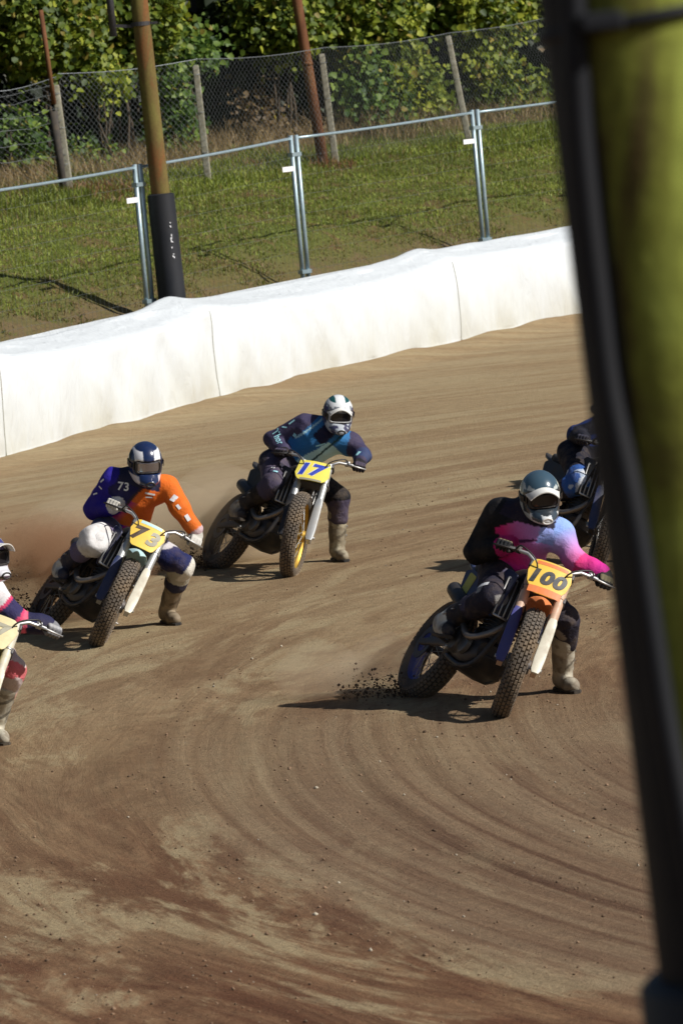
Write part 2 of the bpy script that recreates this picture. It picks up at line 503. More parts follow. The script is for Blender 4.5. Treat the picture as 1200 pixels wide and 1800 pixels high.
# ================================================================== SAFETY BARRIER
def mat_cover():
    mt, t, b = mat_new('barrier_cover')
    tc = N(t, 'ShaderNodeTexCoord')
    mp = N(t, 'ShaderNodeMapping'); mp.inputs['Scale'].default_value = (1, 1, .35); t.links.new(tc.outputs['Object'], mp.inputs[0])
    n = noise_node(t, 1.3, 7, .7, mp.outputs[0], .5)
    at = N(t, 'ShaderNodeAttribute', attribute_name='Col')          # height above the ground: splashed dirt
    m1 = N(t, 'ShaderNodeMath', operation='MULTIPLY'); t.links.new(n.outputs[0], m1.inputs[0]); t.links.new(at.outputs['Fac'], m1.inputs[1])
    r = ramp(t, m1.outputs[0], [(.20, (0, 0, 0)), (.62, (.65, .65, .65))])
    c = mixc(t, r.outputs[0], (.69, .725, .74), (.50, .48, .38))
    t.links.new(c, b.inputs['Base Color']); b.inputs['Roughness'].default_value = .5
    n2 = noise_node(t, 5, 5, .6, mp.outputs[0], 1.0); bump(t, n2.outputs[0], b, .6, .04)
    return mt
M_COVER = mat_cover()
M_STITCH = simple('seam_tape', (.34, .34, .28), .8, dust=.4)
def s_at_px(px):
    lo, hi = -14.0, 34.0
    for _ in range(40):
        mdl = (lo + hi) / 2; p = bpos(mdl, 0); z = float(zb_of(mdl))
        if proj((p.x, p.y, z))[0] < px: lo = mdl
        else: hi = mdl
    return lo
SEAM = [s_at_px(18), s_at_px(388), s_at_px(812)]
step = SEAM[2] - SEAM[1]
SEAM = [SEAM[0] - step] + SEAM + [SEAM[2] + step, SEAM[2] + 2 * step]
BAR_T = .75
def barrier(sa, sb, label, sag):
    # profile (t, z, curl) from the ground in front, over the top, down the back
    prof = [(-.05, -.06), (.0, .05), (.0, .22), (.005, .45), (.01, .7), (.015, .92), (.025, 1.04), (.055, 1.095), (.12, 1.13), (.34, 1.20), (.58, 1.27), (.68, 1.24), (BAR_T, 1.1), (BAR_T, .6), (BAR_T, 0.0)]
    pd = []
    for (a, b_) in zip(prof[:-1], prof[1:]):
        for k in range(5): pd.append((a[0] + (b_[0] - a[0]) * k / 5, a[1] + (b_[1] - a[1]) * k / 5))
    pd.append(prof[-1])
    n = int((sb - sa) / .045)
    mid = bpos((sa + sb) / 2, .3); org = Vector((mid.x, mid.y, float(zb_of((sa + sb) / 2))))
    S = np.linspace(sa + .001, sb - .001, n); V = np.zeros((n, len(pd), 3)); C = np.zeros((n, len(pd)))
    for j, (t, z) in enumerate(pd):
        e = np.minimum(S - sa, sb - S)                                   # distance to the nearest end
        u = (S - sa) / (sb - sa)
        pinch = .018 * np.exp(-(e / .045) ** 2)                             # covers are drawn in at the seams
        fold = .085 * (fbm(S * 1.1 + z * .9, z * .6, 3) - .5) + .030 * (vn(S * 3.2 + z * 2.2, z * .8) - .5)
        diag = .030 * np.sin((S * 5.0 - z * 3.2) + 2 * vn(S, z)) * np.clip(vn(S * .5, 3) * 2 - .7, 0, 1)
        d = fold + diag
        top = sstep(.75, 1.2, z) * (1 if t < .7 else 0)
        bulge = .018 * math.sin(PI * min(max(z, 0), 1.2) / 1.2)
        tt = t + pinch * (1 if t < .4 else -1) - (bulge + d) * (1 if t < .4 else -.5)
        zz = z - top * (sag * np.sin(PI * u) * .10 + .05 * (fbm(S * .7, t * 2, 3) - .35)) + top * .045 * np.exp(-(e / .4) ** 2) * (1 if sag > 0 else .3)
        zz = np.where(z < .06, z + .05 * np.clip(vn(S * 1.7, .3) * 2 - 1.1, 0, 1), zz)
        for i in range(n):
            p = bpos(S[i], tt[i]); V[i, j] = (p.x, p.y, zz[i] + float(zb_of(S[i])))
        C[:, j] = np.clip(1.15 - z / 1.0, .12, 1.0)
    I = np.arange(n * len(pd)).reshape(n, len(pd))
    Q = np.stack([I[:-1, :-1].ravel(), I[:-1, 1:].ravel(), I[1:, 1:].ravel(), I[1:, :-1].ravel()], 1)
    root = empty('safety_barrier', org)
    mb = MB(); mb.tube([Vector(V[0, j]) - org - Vector((BN.x, BN.y, 0)) * .003 for j in range(4, 34, 2)], .006, 5)
    mb.build('edge_seam', M_STITCH, root, smooth=True)
    Vf = V.reshape(-1, 3) - np.array(org)
    me = mesh_np('cover', Vf, Q[:, ::-1], np.repeat(C.reshape(-1, 1), 3, 1))
    link('cover', me, M_COVER, root)
    return tag(root, label, 'barrier', 'padded barrier sections along the track')
lab = ['white padded barrier section cut off by the left picture edge',
       'white padded barrier section nearest the left, with the black sleeved pole behind its far end',
       'white padded barrier section in the middle with a ruffled top at its right seam',
       'white padded barrier section with diagonal creases running behind the foreground pole',
       'white padded barrier section hidden beyond the foreground pole']
for k in range(4):
    barrier(SEAM[k], SEAM[k + 1], lab[k], [1, 1, .9, .25, .2][k])

# ================================================================== TEMPORARY FENCE BEHIND THE BARRIER
def mat_steel(name, col=(.30, .36, .40), rough=.45):
    mt, t, b = mat_new(name)
    tc = N(t, 'ShaderNodeTexCoord'); n = noise_node(t, 12, 4, .6, tc.outputs['Object'])
    t.links.new(mixc(t, n.outputs[0], tuple(c * .7 for c in col), tuple(c * 1.3 for c in col)), b.inputs['Base Color'])
    b.inputs['Metallic'].default_value = .55; b.inputs['Roughness'].default_value = rough
    return mt
M_GALV = mat_steel('galvanised_tube', (.36, .46, .50))
M_TAG = simple('white_tag', (.82, .82, .84), .5, dust=.1)
M_WIRE = mat_steel('fence_wire', (.26, .28, .29), .5)
H_T = 1.25
posts_px = [(-45, 336), (241, 290), (515, 239), (833, 194), (1140, 152)]
tops = [at_t(x, y, H_T) for x, y in posts_px]
plab = ['temporary fence panel of steel tube at the far left, in front of the rusty rod',
        'temporary fence panel of steel tube behind the black sleeved pole',
        'temporary fence panel of steel tube in the middle, below the rust brown pole',
        'temporary fence panel of steel tube running behind the foreground pole']
for k in range(4):
    A, B = tops[k], tops[k + 1]
    d = (B - A); d.z = 0; L = d.length; d.normalize()
    off = .075
    a0 = A + d * off; b0 = B - d * off
    ga = float(bank_z(a0.x, a0.y)); gb = float(bank_z(b0.x, b0.y))
    base = Vector((a0.x, a0.y, ga - .05)); root = empty('temporary_fence', base)
    R = lambda p: Vector(p) - base
    lean = Vector((0, 0, 0))
    MB().tube([R((a0.x, a0.y, ga - .05)), R((a0.x, a0.y, A.z + .01))], .031, 10).build('post', M_GALV, root, smooth=True)
    MB().tube([R((b0.x, b0.y, gb - .05)), R((b0.x, b0.y, B.z + .01))], .031, 10).build('post', M_GALV, root, smooth=True)
    rl = [];
    for q in range(9):
        u = q / 8; p = a0.lerp(b0, u); p.z = (A.z + (B.z - A.z) * u) - .03 - .012 * math.sin(PI * u); rl.append(R(p))
    MB().tube(rl, .019, 8).build('top_rail', M_GALV, root, smooth=True)
    rl2 = [];
    for q in range(2):
        p = a0.lerp(b0, q); p.z = (ga + (gb - ga) * q) + .12; rl2.append(R(p))
    MB().tube(rl2, .018, 8).build('bottom_rail', M_GALV, root, smooth=True)
    for zz in (A.z - .24, ga + .35):                                # couplers that clamp two panels together
        MB().box(R((A.x, A.y, zz)), (.24, .07, .05), Matrix.Rotation(math.atan2(d.y, d.x), 3, 'Z')).build('coupler', M_GALV, root)
    wires = MB()
    nv = int(L / .12)
    for i in range(1, nv):
        u = i / nv; p = a0.lerp(b0, u); z1 = (A.z + (B.z - A.z) * u) - .03; z0 = ga + (gb - ga) * u + .12
        wires.tube([R((p.x, p.y, z0)), R((p.x, p.y, z1))], .0015, 3, False)
    for i in range(1, 8):
        u = i / 8
        wires.tube([R((a0.x, a0.y, ga + .12 + (A.z - .15 - ga) * u)), R((b0.x, b0.y, gb + .12 + (B.z - .15 - gb) * u))], .0015, 3, False)
    tag(wires.build('wire_mesh', M_WIRE, root), kind='stuff')
    # label plate hangs on the far post of the panel
    nrm = Vector((d.y, -d.x, 0))
    pz = B.z - .42
    mt_ = Matrix((( d.x, nrm.x, 0), (d.y, nrm.y, 0), (0, 0, 1)))
    MB().box(R(b0 - d * .22 + nrm * .03 + Vector((0, 0, pz - b0.z))), (.31, .006, .064), mt_).build('tag_plate', M_TAG, root)
    tag(root, plab[k], 'fence', 'temporary fence panels behind the barrier')

# ================================================================== POLES
def mat_rustpole(name, stops, scale=3.0):
    mt, t, b = mat_new(name)
    tc = N(t, 'ShaderNodeTexCoord')
    mp = N(t, 'ShaderNodeMapping'); mp.inputs['Scale'].default_value = (1, 1, .3); t.links.new(tc.outputs['Object'], mp.inputs[0])
    n = noise_node(t, scale, 6, .62, mp.outputs[0], .7); n2 = noise_node(t, 40, 4, .7, tc.outputs['Object'])
    c = ramp(t, n.outputs[0], stops).outputs[0]
    c = mixc(t, .5, c, ramp(t, n2.outputs[0], [(.3, (.6, .6, .6)), (.7, (1.25, 1.25, 1.25))]).outputs[0], 'MULTIPLY')
    t.links.new(c, b.inputs['Base Color']); b.inputs['Roughness'].default_value = .85; b.inputs['Specular IOR Level'].default_value = .2
    bump(t, n2.outputs[0], b, .3, .006)
    return mt
OLIVE = [(.33, (.10, .085, .025)), (.44, (.17, .145, .04)), (.54, (.15, .10, .035)), (.64, (.22, .075, .025))]
RUST = [(.3, (.10, .045, .022)), (.5, (.17, .07, .032)), (.62, (.20, .10, .042)), (.75, (.14, .12, .05))]
M_POLE = mat_rustpole('lichen_pole', OLIVE); M_RUST = mat_rustpole('rust_pole', RUST, 4.0)
M_FGP = mat_rustpole('mossy_pole', [(.30, (.085, .045, .018)), (.40, (.10, .085, .022)), (.50, (.20, .215, .035)), (.60, (.29, .33, .06)), (.70, (.10, .065, .022))], 7.0)
M_RUB_SHADE = simple('black_rubber_and_shade', (.006, .007, .010), .6, dust=.02, scale=8, spec=.35)  # rubber of cable and strap, and black of the added shade strip
M_SLEEVE = simple('sleeve_foam', (.007, .009, .014), .5, dust=.02, scale=8)
M_DARK = simple('dark_iron', (.03, .03, .035), .5, dust=.1)
def extend(a, b, z):
    """point on the line a-b at height z"""
    k = (z - a.z) / (b.z - a.z); return a + (b - a) * k

# pole right behind the barrier, with a black foam sleeve
pb = at_t(305, 545, 1.02); pt = at_y(243.5, -10, pb.y)
g0 = float(bank_z(pb.x, pb.y)); base = extend(pb, pt, g0 - .2); top = extend(pb, pt, 9.0)
root = empty('lamp_pole', base); R = lambda p: Vector(p) - base
slv = at_y(283, 342, pb.y)
zz = slv.z
pts = [extend(pb, pt, q) for q in (zz - .3, zz, zz + .6, zz + 1.2, zz + 2.0, 9.0)]
MB().tube([R(p) for p in pts], [.118, .114, .112, .110, .107, .095], 24).build('shaft', M_POLE, root, smooth=True)
sl = MB(); q0 = base; q1 = extend(pb, pt, zz)
sl.tube([R(q0), R(q0.lerp(q1, .5)), R(q1), R(q1) + Vector((0, 0, .012))], [.172, .170, .165, .13], 28)
so = smooth_by_angle(sl.build('sleeve', M_SLEEVE, root), 50)
mb = MB()
for k in range(14):                                              # flakes of old tape on the sleeve
    u = .60 + .36 * random.random(); c = q0.lerp(q1, u); a = math.radians(-62 + random.uniform(-4, 4))
    mb.box(R(c) + Vector((math.cos(a) * .169, math.sin(a) * .169, 0)), (.012, .012, random.choice([.012, .02, .03])), Matrix.Rotation(a, 3, 'Z'))
tag(mb.build('tape_flakes', M_TAG, root), kind='stuff')
cz = at_y(247, 42, pb.y)
cl = MB(); cl.tube([R(cz) - Vector((0, 0, .025)), R(cz) + Vector((0, 0, .025))], .122, 20)
cl.box(R(cz) + Vector((.13, -.02, .0)), (.16, .03, .03)); cl.box(R(cz) + Vector((-.2, -.02, -.01)), (.22, .035, .04), Matrix.Rotation(.12, 3, 'Y'))
cl.build('clamp', M_DARK, root)
r0 = at_y(200, 64, pb.y - .02); r1 = at_y(186, -70, pb.y - .02)
MB().tube([R(r0), R(r1)], .045, 10).build('bracket_rod', M_DARK, root, smooth=True)
tag(root, 'lichen and rust stained steel pole with a black sleeve, right behind the white barrier', 'pole')

# rust brown pole up by the wire fence
pb = hit_bank(568, 287); pt = at_y(520, -10, pb.y)
base = extend(pb, pt, pb.z - .3); top = extend(pb, pt, 9.0); root = empty('steel_pole', base); R = lambda p: Vector(p) - base
MB().tube([R(extend(pb, pt, q)) for q in (base.z, pb.z + 1, pb.z + 2.2, 9.0)], [.085, .083, .078, .07], 18).build('shaft', M_RUST, root, smooth=True)
mb = MB(); c = at_y(540, 112, pb.y); mb.tube([R(c) - Vector((0, 0, .03)), R(c) + Vector((0, 0, .03))], .085, 16); mb.build('joint_collar', M_RUST, root, smooth=True)
tag(root, 'rust brown steel pole standing against the wire fence between two concrete posts', 'pole')

# ================================================================== CHAIN-LINK FENCE
def mat_concrete():
    mt, t, b = mat_new('old_concrete')
    tc = N(t, 'ShaderNodeTexCoord'); n = noise_node(t, 9, 6, .7, tc.outputs['Object'])
    c = ramp(t, n.outputs[0], [(.3, (.17, .15, .09)), (.5, (.30, .28, .21)), (.7, (.38, .36, .29))]).outputs[0]
    t.links.new(c, b.inputs['Base Color']); b.inputs['Roughness'].default_value = .95; bump(t, n.outputs[0], b, .5, .01)
    return mt
M_CONC = mat_concrete()
fp_px = [((-110, 150), (-88, 352)), ((98, 152), (122, 334)), ((344, 117), (366, 318)), ((565, 97), (590, 287)), ((787, 65), (824, 250)), ((1000, 20), (1040, 215))]
flab = ['concrete fence post beyond the left picture edge',
        'lichen covered concrete fence post with a rusty rod on top',
        'slim pale concrete fence post just right of the sleeved pole',
        'slim concrete fence post beside the rust brown pole',
        'leaning concrete fence post above the right steel post',
        'concrete fence post hidden behind the foreground pole']
FP = []
for k, (tp, bp) in enumerate(fp_px):
    b0 = hit_bank(*bp); t0 = at_y(tp[0], tp[1], b0.y)
    FP.append((b0, t0))
    root = empty('fence_post', b0)
    ax = (t0 - b0).normalized(); sx_ = Vector((1, 0, 0)); sx_ = (sx_ - ax * sx_.dot(ax)).normalized(); sy_ = ax.cross(sx_)
    mb = MB(); rr = .052 if k != 1 else .062
    mb.loft([ring(p, sx_, sy_, rr * q, rr * q, 12, 5) for p, q in ((-ax * .3, 1.05), (ax * .5, 1.0), ((t0 - b0) * .6, .96), ((t0 - b0), .9), ((t0 - b0) + ax * .02, .7))])
    smooth_by_angle(mb.build('post_shaft', M_CONC, root), 35)
    if k == 1:
        r0 = t0 - b0 - ax * .25 - sy_ * .05; r1 = at_y(72, 18, b0.y) - b0
        MB().tube([r0 + Vector((-.05, -.02, 0)), r1], .035, 8).build('rusty_rod', M_RUST, root, smooth=True)
        MB().tube([Vector((-.06, -.03, -.3)), r0 + Vector((-.07, -.02, -.1))], .06, 8).build('rotten_stake', simple('rotten_wood', (.05, .045, .04), .9), root, smooth=True)
    for q in (.25, .6, .93):
        c = (t0 - b0) * q
        mb = MB(); mb.tube([c + (sx_ * math.cos(a) + sy_ * math.sin(a)) * (rr * 1.18) for a in np.linspace(0, 2 * PI, 9)], .004, 4, False)
        mb.build('tie_wire', M_WIRE, root)
    if k not in (0, 5): tag(root, flab[k], 'fence post', 'concrete posts of the wire fence')
    else: tag(root, flab[k], 'fence post', 'concrete posts of the wire fence')
tl = [((-110, 150), (98, 135)), ((98, 130), (344, 104)), ((344, 104), (565, 84)), ((565, 84), (787, 58)), ((787, 58), (1000, 20))]
nlab = ['sagging wire netting left of the rusty rod', 'rust tinged chain-link netting between rusty rod and the sleeved pole',
        'dark chain-link netting right of the sleeved pole', 'chain-link netting over vines right of the rust brown pole', 'chain-link netting beside the foreground pole']
for k in range(5):
    (b0, t0), (b1, t1) = FP[k], FP[k + 1]
    ta = at_y(*tl[k][0], b0.y); tb = at_y(*tl[k][1], b1.y)
    ba = b0 + Vector((0, 0, .04)); bb = b1 + Vector((0, 0, .04))
    root = empty('wire_netting', b0)
    L = Vector((bb.x - ba.x, bb.y - ba.y)).length; Hh = (ta.z - ba.z + tb.z - bb.z) / 2
    nd = Vector((-(bb - ba).y, (bb - ba).x, 0)).normalized() * -.07
    def P(u, v):
        p = ba.lerp(bb, u).lerp(ta.lerp(tb, u), v)
        p = p + nd * (.6 + .8 * math.sin(u * 7 + k) * math.sin(v * 3)) ; p.z -= .05 * v * math.sin(PI * u) * (1 + (k == 0) * 2)
        return p - b0
    cell = .098; nu = L / cell
    mb = MB(); slope = Hh / L
    segs = 7
    wr = .0019 if k else .0014
    for sgn in (1, -1):
        i = -int(Hh / cell) - 1 if sgn > 0 else 0
        top_i = int(nu) + 1 if sgn > 0 else int(nu + Hh / cell) + 2
        while i < top_i:
            u0 = i / nu; u1 = u0 + sgn * (Hh / L) * 1.0
            va, vb = 0.0, 1.0
            # clip the diagonal to the bay
            du = u1 - u0
            lo, hi = 0.0, 1.0
            if du != 0:
                ka, kb = (0 - u0) / du, (1 - u0) / du
                lo = max(lo, min(ka, kb)); hi = min(hi, max(ka, kb))
            if hi - lo > .02:
                mb.tube([P(u0 + du * (lo + (hi - lo) * q / segs), lo + (hi - lo) * q / segs) for q in range(segs + 1)], wr, 3, False)
            i += 1
    if k == 0:
        mb2 = MB()
        for v in (.95, .86, .72, .60, .45, .3): mb2.tube([P(q / 8, v + .01 * math.sin(q * 2 + v * 9)) for q in range(9)], .004, 4, False)
        mb2.build('strand_wire', M_WIRE, root)
    tag(mb.build('netting', M_WIRE, root), kind='stuff')
    mt2 = MB(); mt2.tube([P(q / 10, 1.0) for q in range(11)], .005, 5, False); mt2.build('top_wire', M_WIRE, root)
    tag(root, nlab[k], 'netting', 'bays of wire netting')

# ================================================================== FOREGROUND POLE
YF = 5.76
pA = at_y(1126, 0, YF); pBt = at_y(1331, 1690, YF)               # axis of the pole, slightly off plumb
R_FG = 0
sc_px = YF / F_PX
R_FG = 171 * sc_px
base = extend(pA, pBt, -.05); base_g = base
root = empty('track_pole', base); R = lambda p: Vector(p) - base
zz = at_y(1331, 1700, YF).z
MB().tube([R(extend(pA, pBt, q)) for q in np.linspace(zz - .3, 8.0, 12)], R_FG, 48).build('shaft', M_FGP, root, smooth=True)
sl = MB(); sl.tube([R(extend(pA, pBt, q)) for q in (-.05, 1.2, zz - .012, zz, zz + .002)], [R_FG + .030] * 3 + [R_FG + .018, R_FG], 48)
smooth_by_angle(sl.build('sleeve', M_SLEEVE, root), 50)
# added black strip that stands in for the shade on the pole's left flank
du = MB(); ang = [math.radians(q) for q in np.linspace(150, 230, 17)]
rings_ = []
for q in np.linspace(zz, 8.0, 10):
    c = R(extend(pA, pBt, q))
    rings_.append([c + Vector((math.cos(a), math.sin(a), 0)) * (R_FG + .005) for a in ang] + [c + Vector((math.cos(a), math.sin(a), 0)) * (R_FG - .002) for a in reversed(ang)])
du.loft(rings_); smooth_by_angle(du.build('shade_strip', M_RUB_SHADE, root), 40)
# black cable running down the pole, drifting across it
cpx = [(996, -60), (1002, 60), (1010, 200), (1024, 350), (1041, 500), (1063, 680), (1100, 870), (1128, 1050), (1158, 1250), (1195, 1450), (1235, 1690)]
axd = (pBt - pA).normalized()
pts = []
for x, y in cpx:
    q = at_y(x, y, YF); c = extend(pA, pBt, q.z); dx = (q.x - c.x) / (R_FG + .014)
    dx = max(-.995, min(.995, dx)); pts.append(R(Vector((c.x + dx * (R_FG + .014), c.y - math.sqrt(1 - dx * dx) * (R_FG + .014), q.z))))
def catmull(P, n=6):
    out = []
    for i in range(len(P) - 1):
        p0, p1, p2, p3 = P[max(i - 1, 0)], P[i], P[i + 1], P[min(i + 2, len(P) - 1)]
        for k in range(n):
            t = k / n
            out.append(.5 * ((2 * p1) + (p2 - p0) * t + (2 * p0 - 5 * p1 + 4 * p2 - p3) * t * t + (3 * p1 - p0 - 3 * p2 + p3) * t ** 3))
    out.append(P[-1]); return out
MB().tube(catmull(pts), .0145, 14).build('cable', M_RUB_SHADE, root, smooth=True)
cb = at_y(1115, 34, YF)
bd = MB()
bz = extend(pA, pBt, cb.z)
tilt = .06
bd.tube([R(bz) + Vector((math.cos(a) * (R_FG + .003), math.sin(a) * (R_FG + .003), .012 * math.cos(a))) for a in np.linspace(0, 2 * PI, 49)], .0075, 8, False)
bd.build('strap', M_RUB_SHADE, root, smooth=True)
MB().box(R(bz) + Vector((-.055, -R_FG - .006, .0)), (.05, .022, .022)).build('strap_buckle', M_RUB_SHADE, root, bevel=.004)
tag(root, 'mossy yellow green pole with black cable and sleeve, out of focus in the right foreground', 'pole')

# ================================================================== VEGETATION
def mat_leaf(name, trans=.35):
    mt, t, b = mat_new(name)
    a = N(t, 'ShaderNodeAttribute', attribute_name='Col')
    t.links.new(a.outputs[0], b.inputs['Base Color']); b.inputs['Roughness'].default_value = .55; b.inputs['Specular IOR Level'].default_value = .35
    tr = N(t, 'ShaderNodeBsdfTranslucent'); t.links.new(a.outputs[0], tr.inputs[0])
    mx = N(t, 'ShaderNodeMixShader'); mx.inputs[0].default_value = trans
    t.links.new(b.outputs[0], mx.inputs[1]); t.links.new(tr.outputs[0], mx.inputs[2])
    t.links.new(mx.outputs[0], t.nodes['Material Output'].inputs[0])
    return mt
M_LEAF = mat_leaf('leaf'); M_GRASS = mat_leaf('grass_blade', .25)
M_BARK = simple('bark', (.06, .045, .03), .95, dust=.2)
_LEAF = np.array([(0, 0, 0), (.42, .12, .05), (.36, .62, .10), (0, 1, -.04), (-.36, .62, .10), (-.42, .12, .05)], float)
def leaves(P, size, cols, face=Vector((.55, -.75, .45)), spread=.75):
    n = len(P)
    nr = np.array(face)[None] + RNG.normal(0, spread, (n, 3)); nr /= np.linalg.norm(nr, axis=1)[:, None]
    a = RNG.normal(0, 1, (n, 3)); a[:, 2] -= .8; a -= (a * nr).sum(1)[:, None] * nr; a /= np.linalg.norm(a, axis=1)[:, None]
    b = np.cross(a, nr)
    sz = size * RNG.uniform(.55, 1.3, n)
    L = _LEAF[None] * sz[:, None, None]
    V = P[:, None] + L[..., 0:1] * b[:, None] + L[..., 1:2] * a[:, None] + L[..., 2:3] * nr[:, None]
    I = np.arange(n)[:, None] * 6
    Q = np.concatenate([I + np.array([0, 1, 2, 3]), I + np.array([0, 3, 4, 5])])
    return V.reshape(-1, 3), Q, np.repeat(cols, 6, 0)
def clumps(c, ax, rad, n, per=14, sig=.11, shell=.55):
    k = max(3, n // per)
    d = RNG.normal(0, 1, (k, 3)); d /= np.linalg.norm(d, axis=1)[:, None]
    r = RNG.uniform(shell, 1, k) ** .6
    d = d * r[:, None]
    wv = .75 + .5 * vn(d[:, 0] * 3 + c[0], d[:, 2] * 3 + c[1])
    cc = (d * wv[:, None] * np.array(rad)) @ np.array(ax)
    P = np.repeat(cc, per, 0) + RNG.normal(0, sig, (k * per, 3))
    tone = np.repeat(RNG.uniform(0, 1, k), per)
    return P, tone
AX3 = [tuple(BD) + (0,), (0, 0, 1), tuple(BN) + (0,)]
PAL = {  # dark, mid, bright
    'lime': ((.040, .075, .009), (.155, .21, .020), (.38, .41, .042)),
    'green': ((.030, .070, .014), (.10, .18, .028), (.24, .33, .055)),
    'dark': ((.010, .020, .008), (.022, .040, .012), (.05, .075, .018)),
    'dry': ((.10, .065, .03), (.18, .12, .055), (.26, .19, .09)),
}
def bush(px, py, rx, ry, t, th, n, pal, size, name, label, stem=True, per=24, sig=.15, shell=.35):
    c = at_t(px, py, t); d = proj(c)[2]; k = d / F_PX
    rad = (rx * k * 1.15, ry * k, th)
    P, tone = clumps(c, AX3, rad, n, per, sig, shell)
    tone = np.clip(tone * .9 + RNG.uniform(-.25, .30, len(P)), 0, 1)[:, None]
    a, b, e = [np.array(q) for q in PAL[pal]]
    cols = np.where(tone < .55, a + (b - a) * tone / .55, b + (e - b) * (tone - .55) / .45)
    ye = RNG.random(len(P)) < .05
    cols[ye] = np.array((.30, .24, .04)) * RNG.uniform(.6, 1.1, (ye.sum(), 1))
    gz = float(bank_z(c.x, c.y)); base = Vector((c.x, c.y, gz))
    P = P + np.array(c - base)
    P[:, 2] = np.maximum(P[:, 2], .03)
    V, Q, C = leaves(P, size, cols)
    root = empty(name, base)
    link('foliage', mesh_np('foliage', V, Q, C), M_LEAF, root, smooth=False)
    mb = MB()
    hgt = max(.3, c.z - gz + rad[1] * .5)
    for i in range(5):
        x0 = random.uniform(-.5, .5) * rad[0]; x1 = x0 + random.uniform(-.5, .5)
        pts = [Vector((BD.x * (x0 + (x1 - x0) * q) + BN.x * .1 * math.sin(i + 4 * q), BD.y * (x0 + (x1 - x0) * q) + BN.y * .1, hgt * q + random.uniform(-.05, .05))) for q in (0, .25, .5, .75, 1)]
        pts[0].z = -.1
        mb.tube(pts, [.03, .026, .02, .014, .006], 6)
    mb.build('stem', M_BARK, root, smooth=True)
    return tag(root, label, 'shrub')
# sunlit hedge that leans over the fence, left to right
bush(60, 20, 150, 100, 9.6, .9, 9520, 'lime', 0.111, 'hedge_shrub', 'sunlit yellow green hedge behind the rusty rod at upper left')
bush(225, 30, 85, 95, 9.9, .8, 5780, 'lime', 0.111, 'hedge_shrub', 'yellow green hedge directly behind the lichen stained pole top')
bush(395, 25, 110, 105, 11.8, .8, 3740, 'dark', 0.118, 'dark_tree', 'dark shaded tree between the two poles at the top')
bush(330, 88, 60, 40, 10.3, .4, 1190, 'green', 0.104, 'vine_clump', 'green vine clump just right of the lichen stained pole')
bush(488, 30, 58, 75, 9.9, .7, 3230, 'lime', 0.111, 'hedge_shrub', 'yellow green foliage just left of the rust brown pole')
bush(640, 10, 130, 90, 9.8, .9, 7140, 'lime', 0.111, 'hedge_shrub', 'bright hedge right of the rust brown pole above the fence')
bush(840, -5, 150, 85, 9.8, .9, 7820, 'lime', 0.111, 'hedge_shrub', 'bright hedge at upper right beside the foreground pole')
bush(1040, -20, 120, 90, 9.8, .8, 2720, 'green', 0.111, 'hedge_shrub', 'green hedge behind the top of the foreground pole')
# vines behind and on the netting
bush(190, 140, 55, 30, 9.2, .2, 884, 'lime', 0.104, 'vine_clump', 'pale green vine hanging over the netting beside the rusty rod')
bush(300, 215, 34, 85, 9.4, .25, 1530, 'green', 0.096, 'vine_clump', 'narrow green vine climbing the netting right of the sleeved pole')
bush(150, 290, 70, 45, 9.4, .3, 884, 'green', 0.089, 'vine_clump', 'low green creeper at the foot of the rust tinged netting')
bush(40, 250, 60, 60, 9.7, .3, 714, 'green', 0.104, 'vine_clump', 'dark green creeper left of the lichen covered post')
bush(460, 215, 70, 70, 10.3, .3, 884, 'dry', 0.089, 'dry_bush', 'dry brown bush behind the netting left of the rust brown pole')
bush(520, 150, 50, 60, 10.6, .3, 561, 'dark', 0.104, 'vine_clump', 'dark leaves behind the rust brown pole')
bush(640, 150, 50, 60, 9.3, .25, 1054, 'green', 0.111, 'vine_clump', 'leafy green vine left of the leaning post')
bush(735, 165, 62, 75, 9.2, .25, 2125, 'lime', 0.111, 'vine_clump', 'bright green vine covering the netting beside the leaning post')
bush(690, 225, 60, 40, 9.3, .25, 952, 'green', 0.104, 'vine_clump', 'low green vine at the foot of the netting below the bright vine')
bush(870, 150, 60, 80, 9.3, .25, 1870, 'lime', 0.111, 'vine_clump', 'bright vine right of the leaning post')
bush(945, 190, 45, 50, 9.4, .25, 884, 'lime', 0.111, 'vine_clump', 'vine clump touching the foreground pole edge behind the netting')
# deep thicket behind everything: nobody could count it
n = 34000
xs_ = RNG.uniform(-14, 36, n); tt = RNG.uniform(10.6, 15, n); hh = RNG.uniform(0, 1, n) ** 1.5 * 7.5
bx = np.array([bpos(a, b) for a, b in zip(xs_, tt)])
P = np.stack([bx[:, 0], bx[:, 1], 2.35 + .12 * (tt - 10) + hh], 1)
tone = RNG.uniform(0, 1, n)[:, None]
V, Q, C = leaves(P, .34, np.array((.008, .014, .006)) + tone * np.array((.012, .022, .007)), spread=.9)  # leaves tinted near black to carry the thicket's inner shade
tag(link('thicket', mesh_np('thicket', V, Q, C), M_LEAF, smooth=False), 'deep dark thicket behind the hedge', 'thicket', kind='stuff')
mb = MB()
for i in range(60):
    s0 = random.uniform(-12, 24); p = bpos(s0, random.uniform(10.5, 12.5)); z = float(bank_z(p.x, p.y))
    h = random.uniform(1.2, 4.5); lx = random.uniform(-.6, .6)
    mb.tube([(p.x, p.y, z - .1), (p.x + lx * .4, p.y, z + h * .5), (p.x + lx, p.y + .1, z + h)], [.03, .02, .008], 5)
tag(mb.build('thicket_stems', M_BARK, smooth=True), 'bare stems inside the thicket', 'stems', kind='stuff')

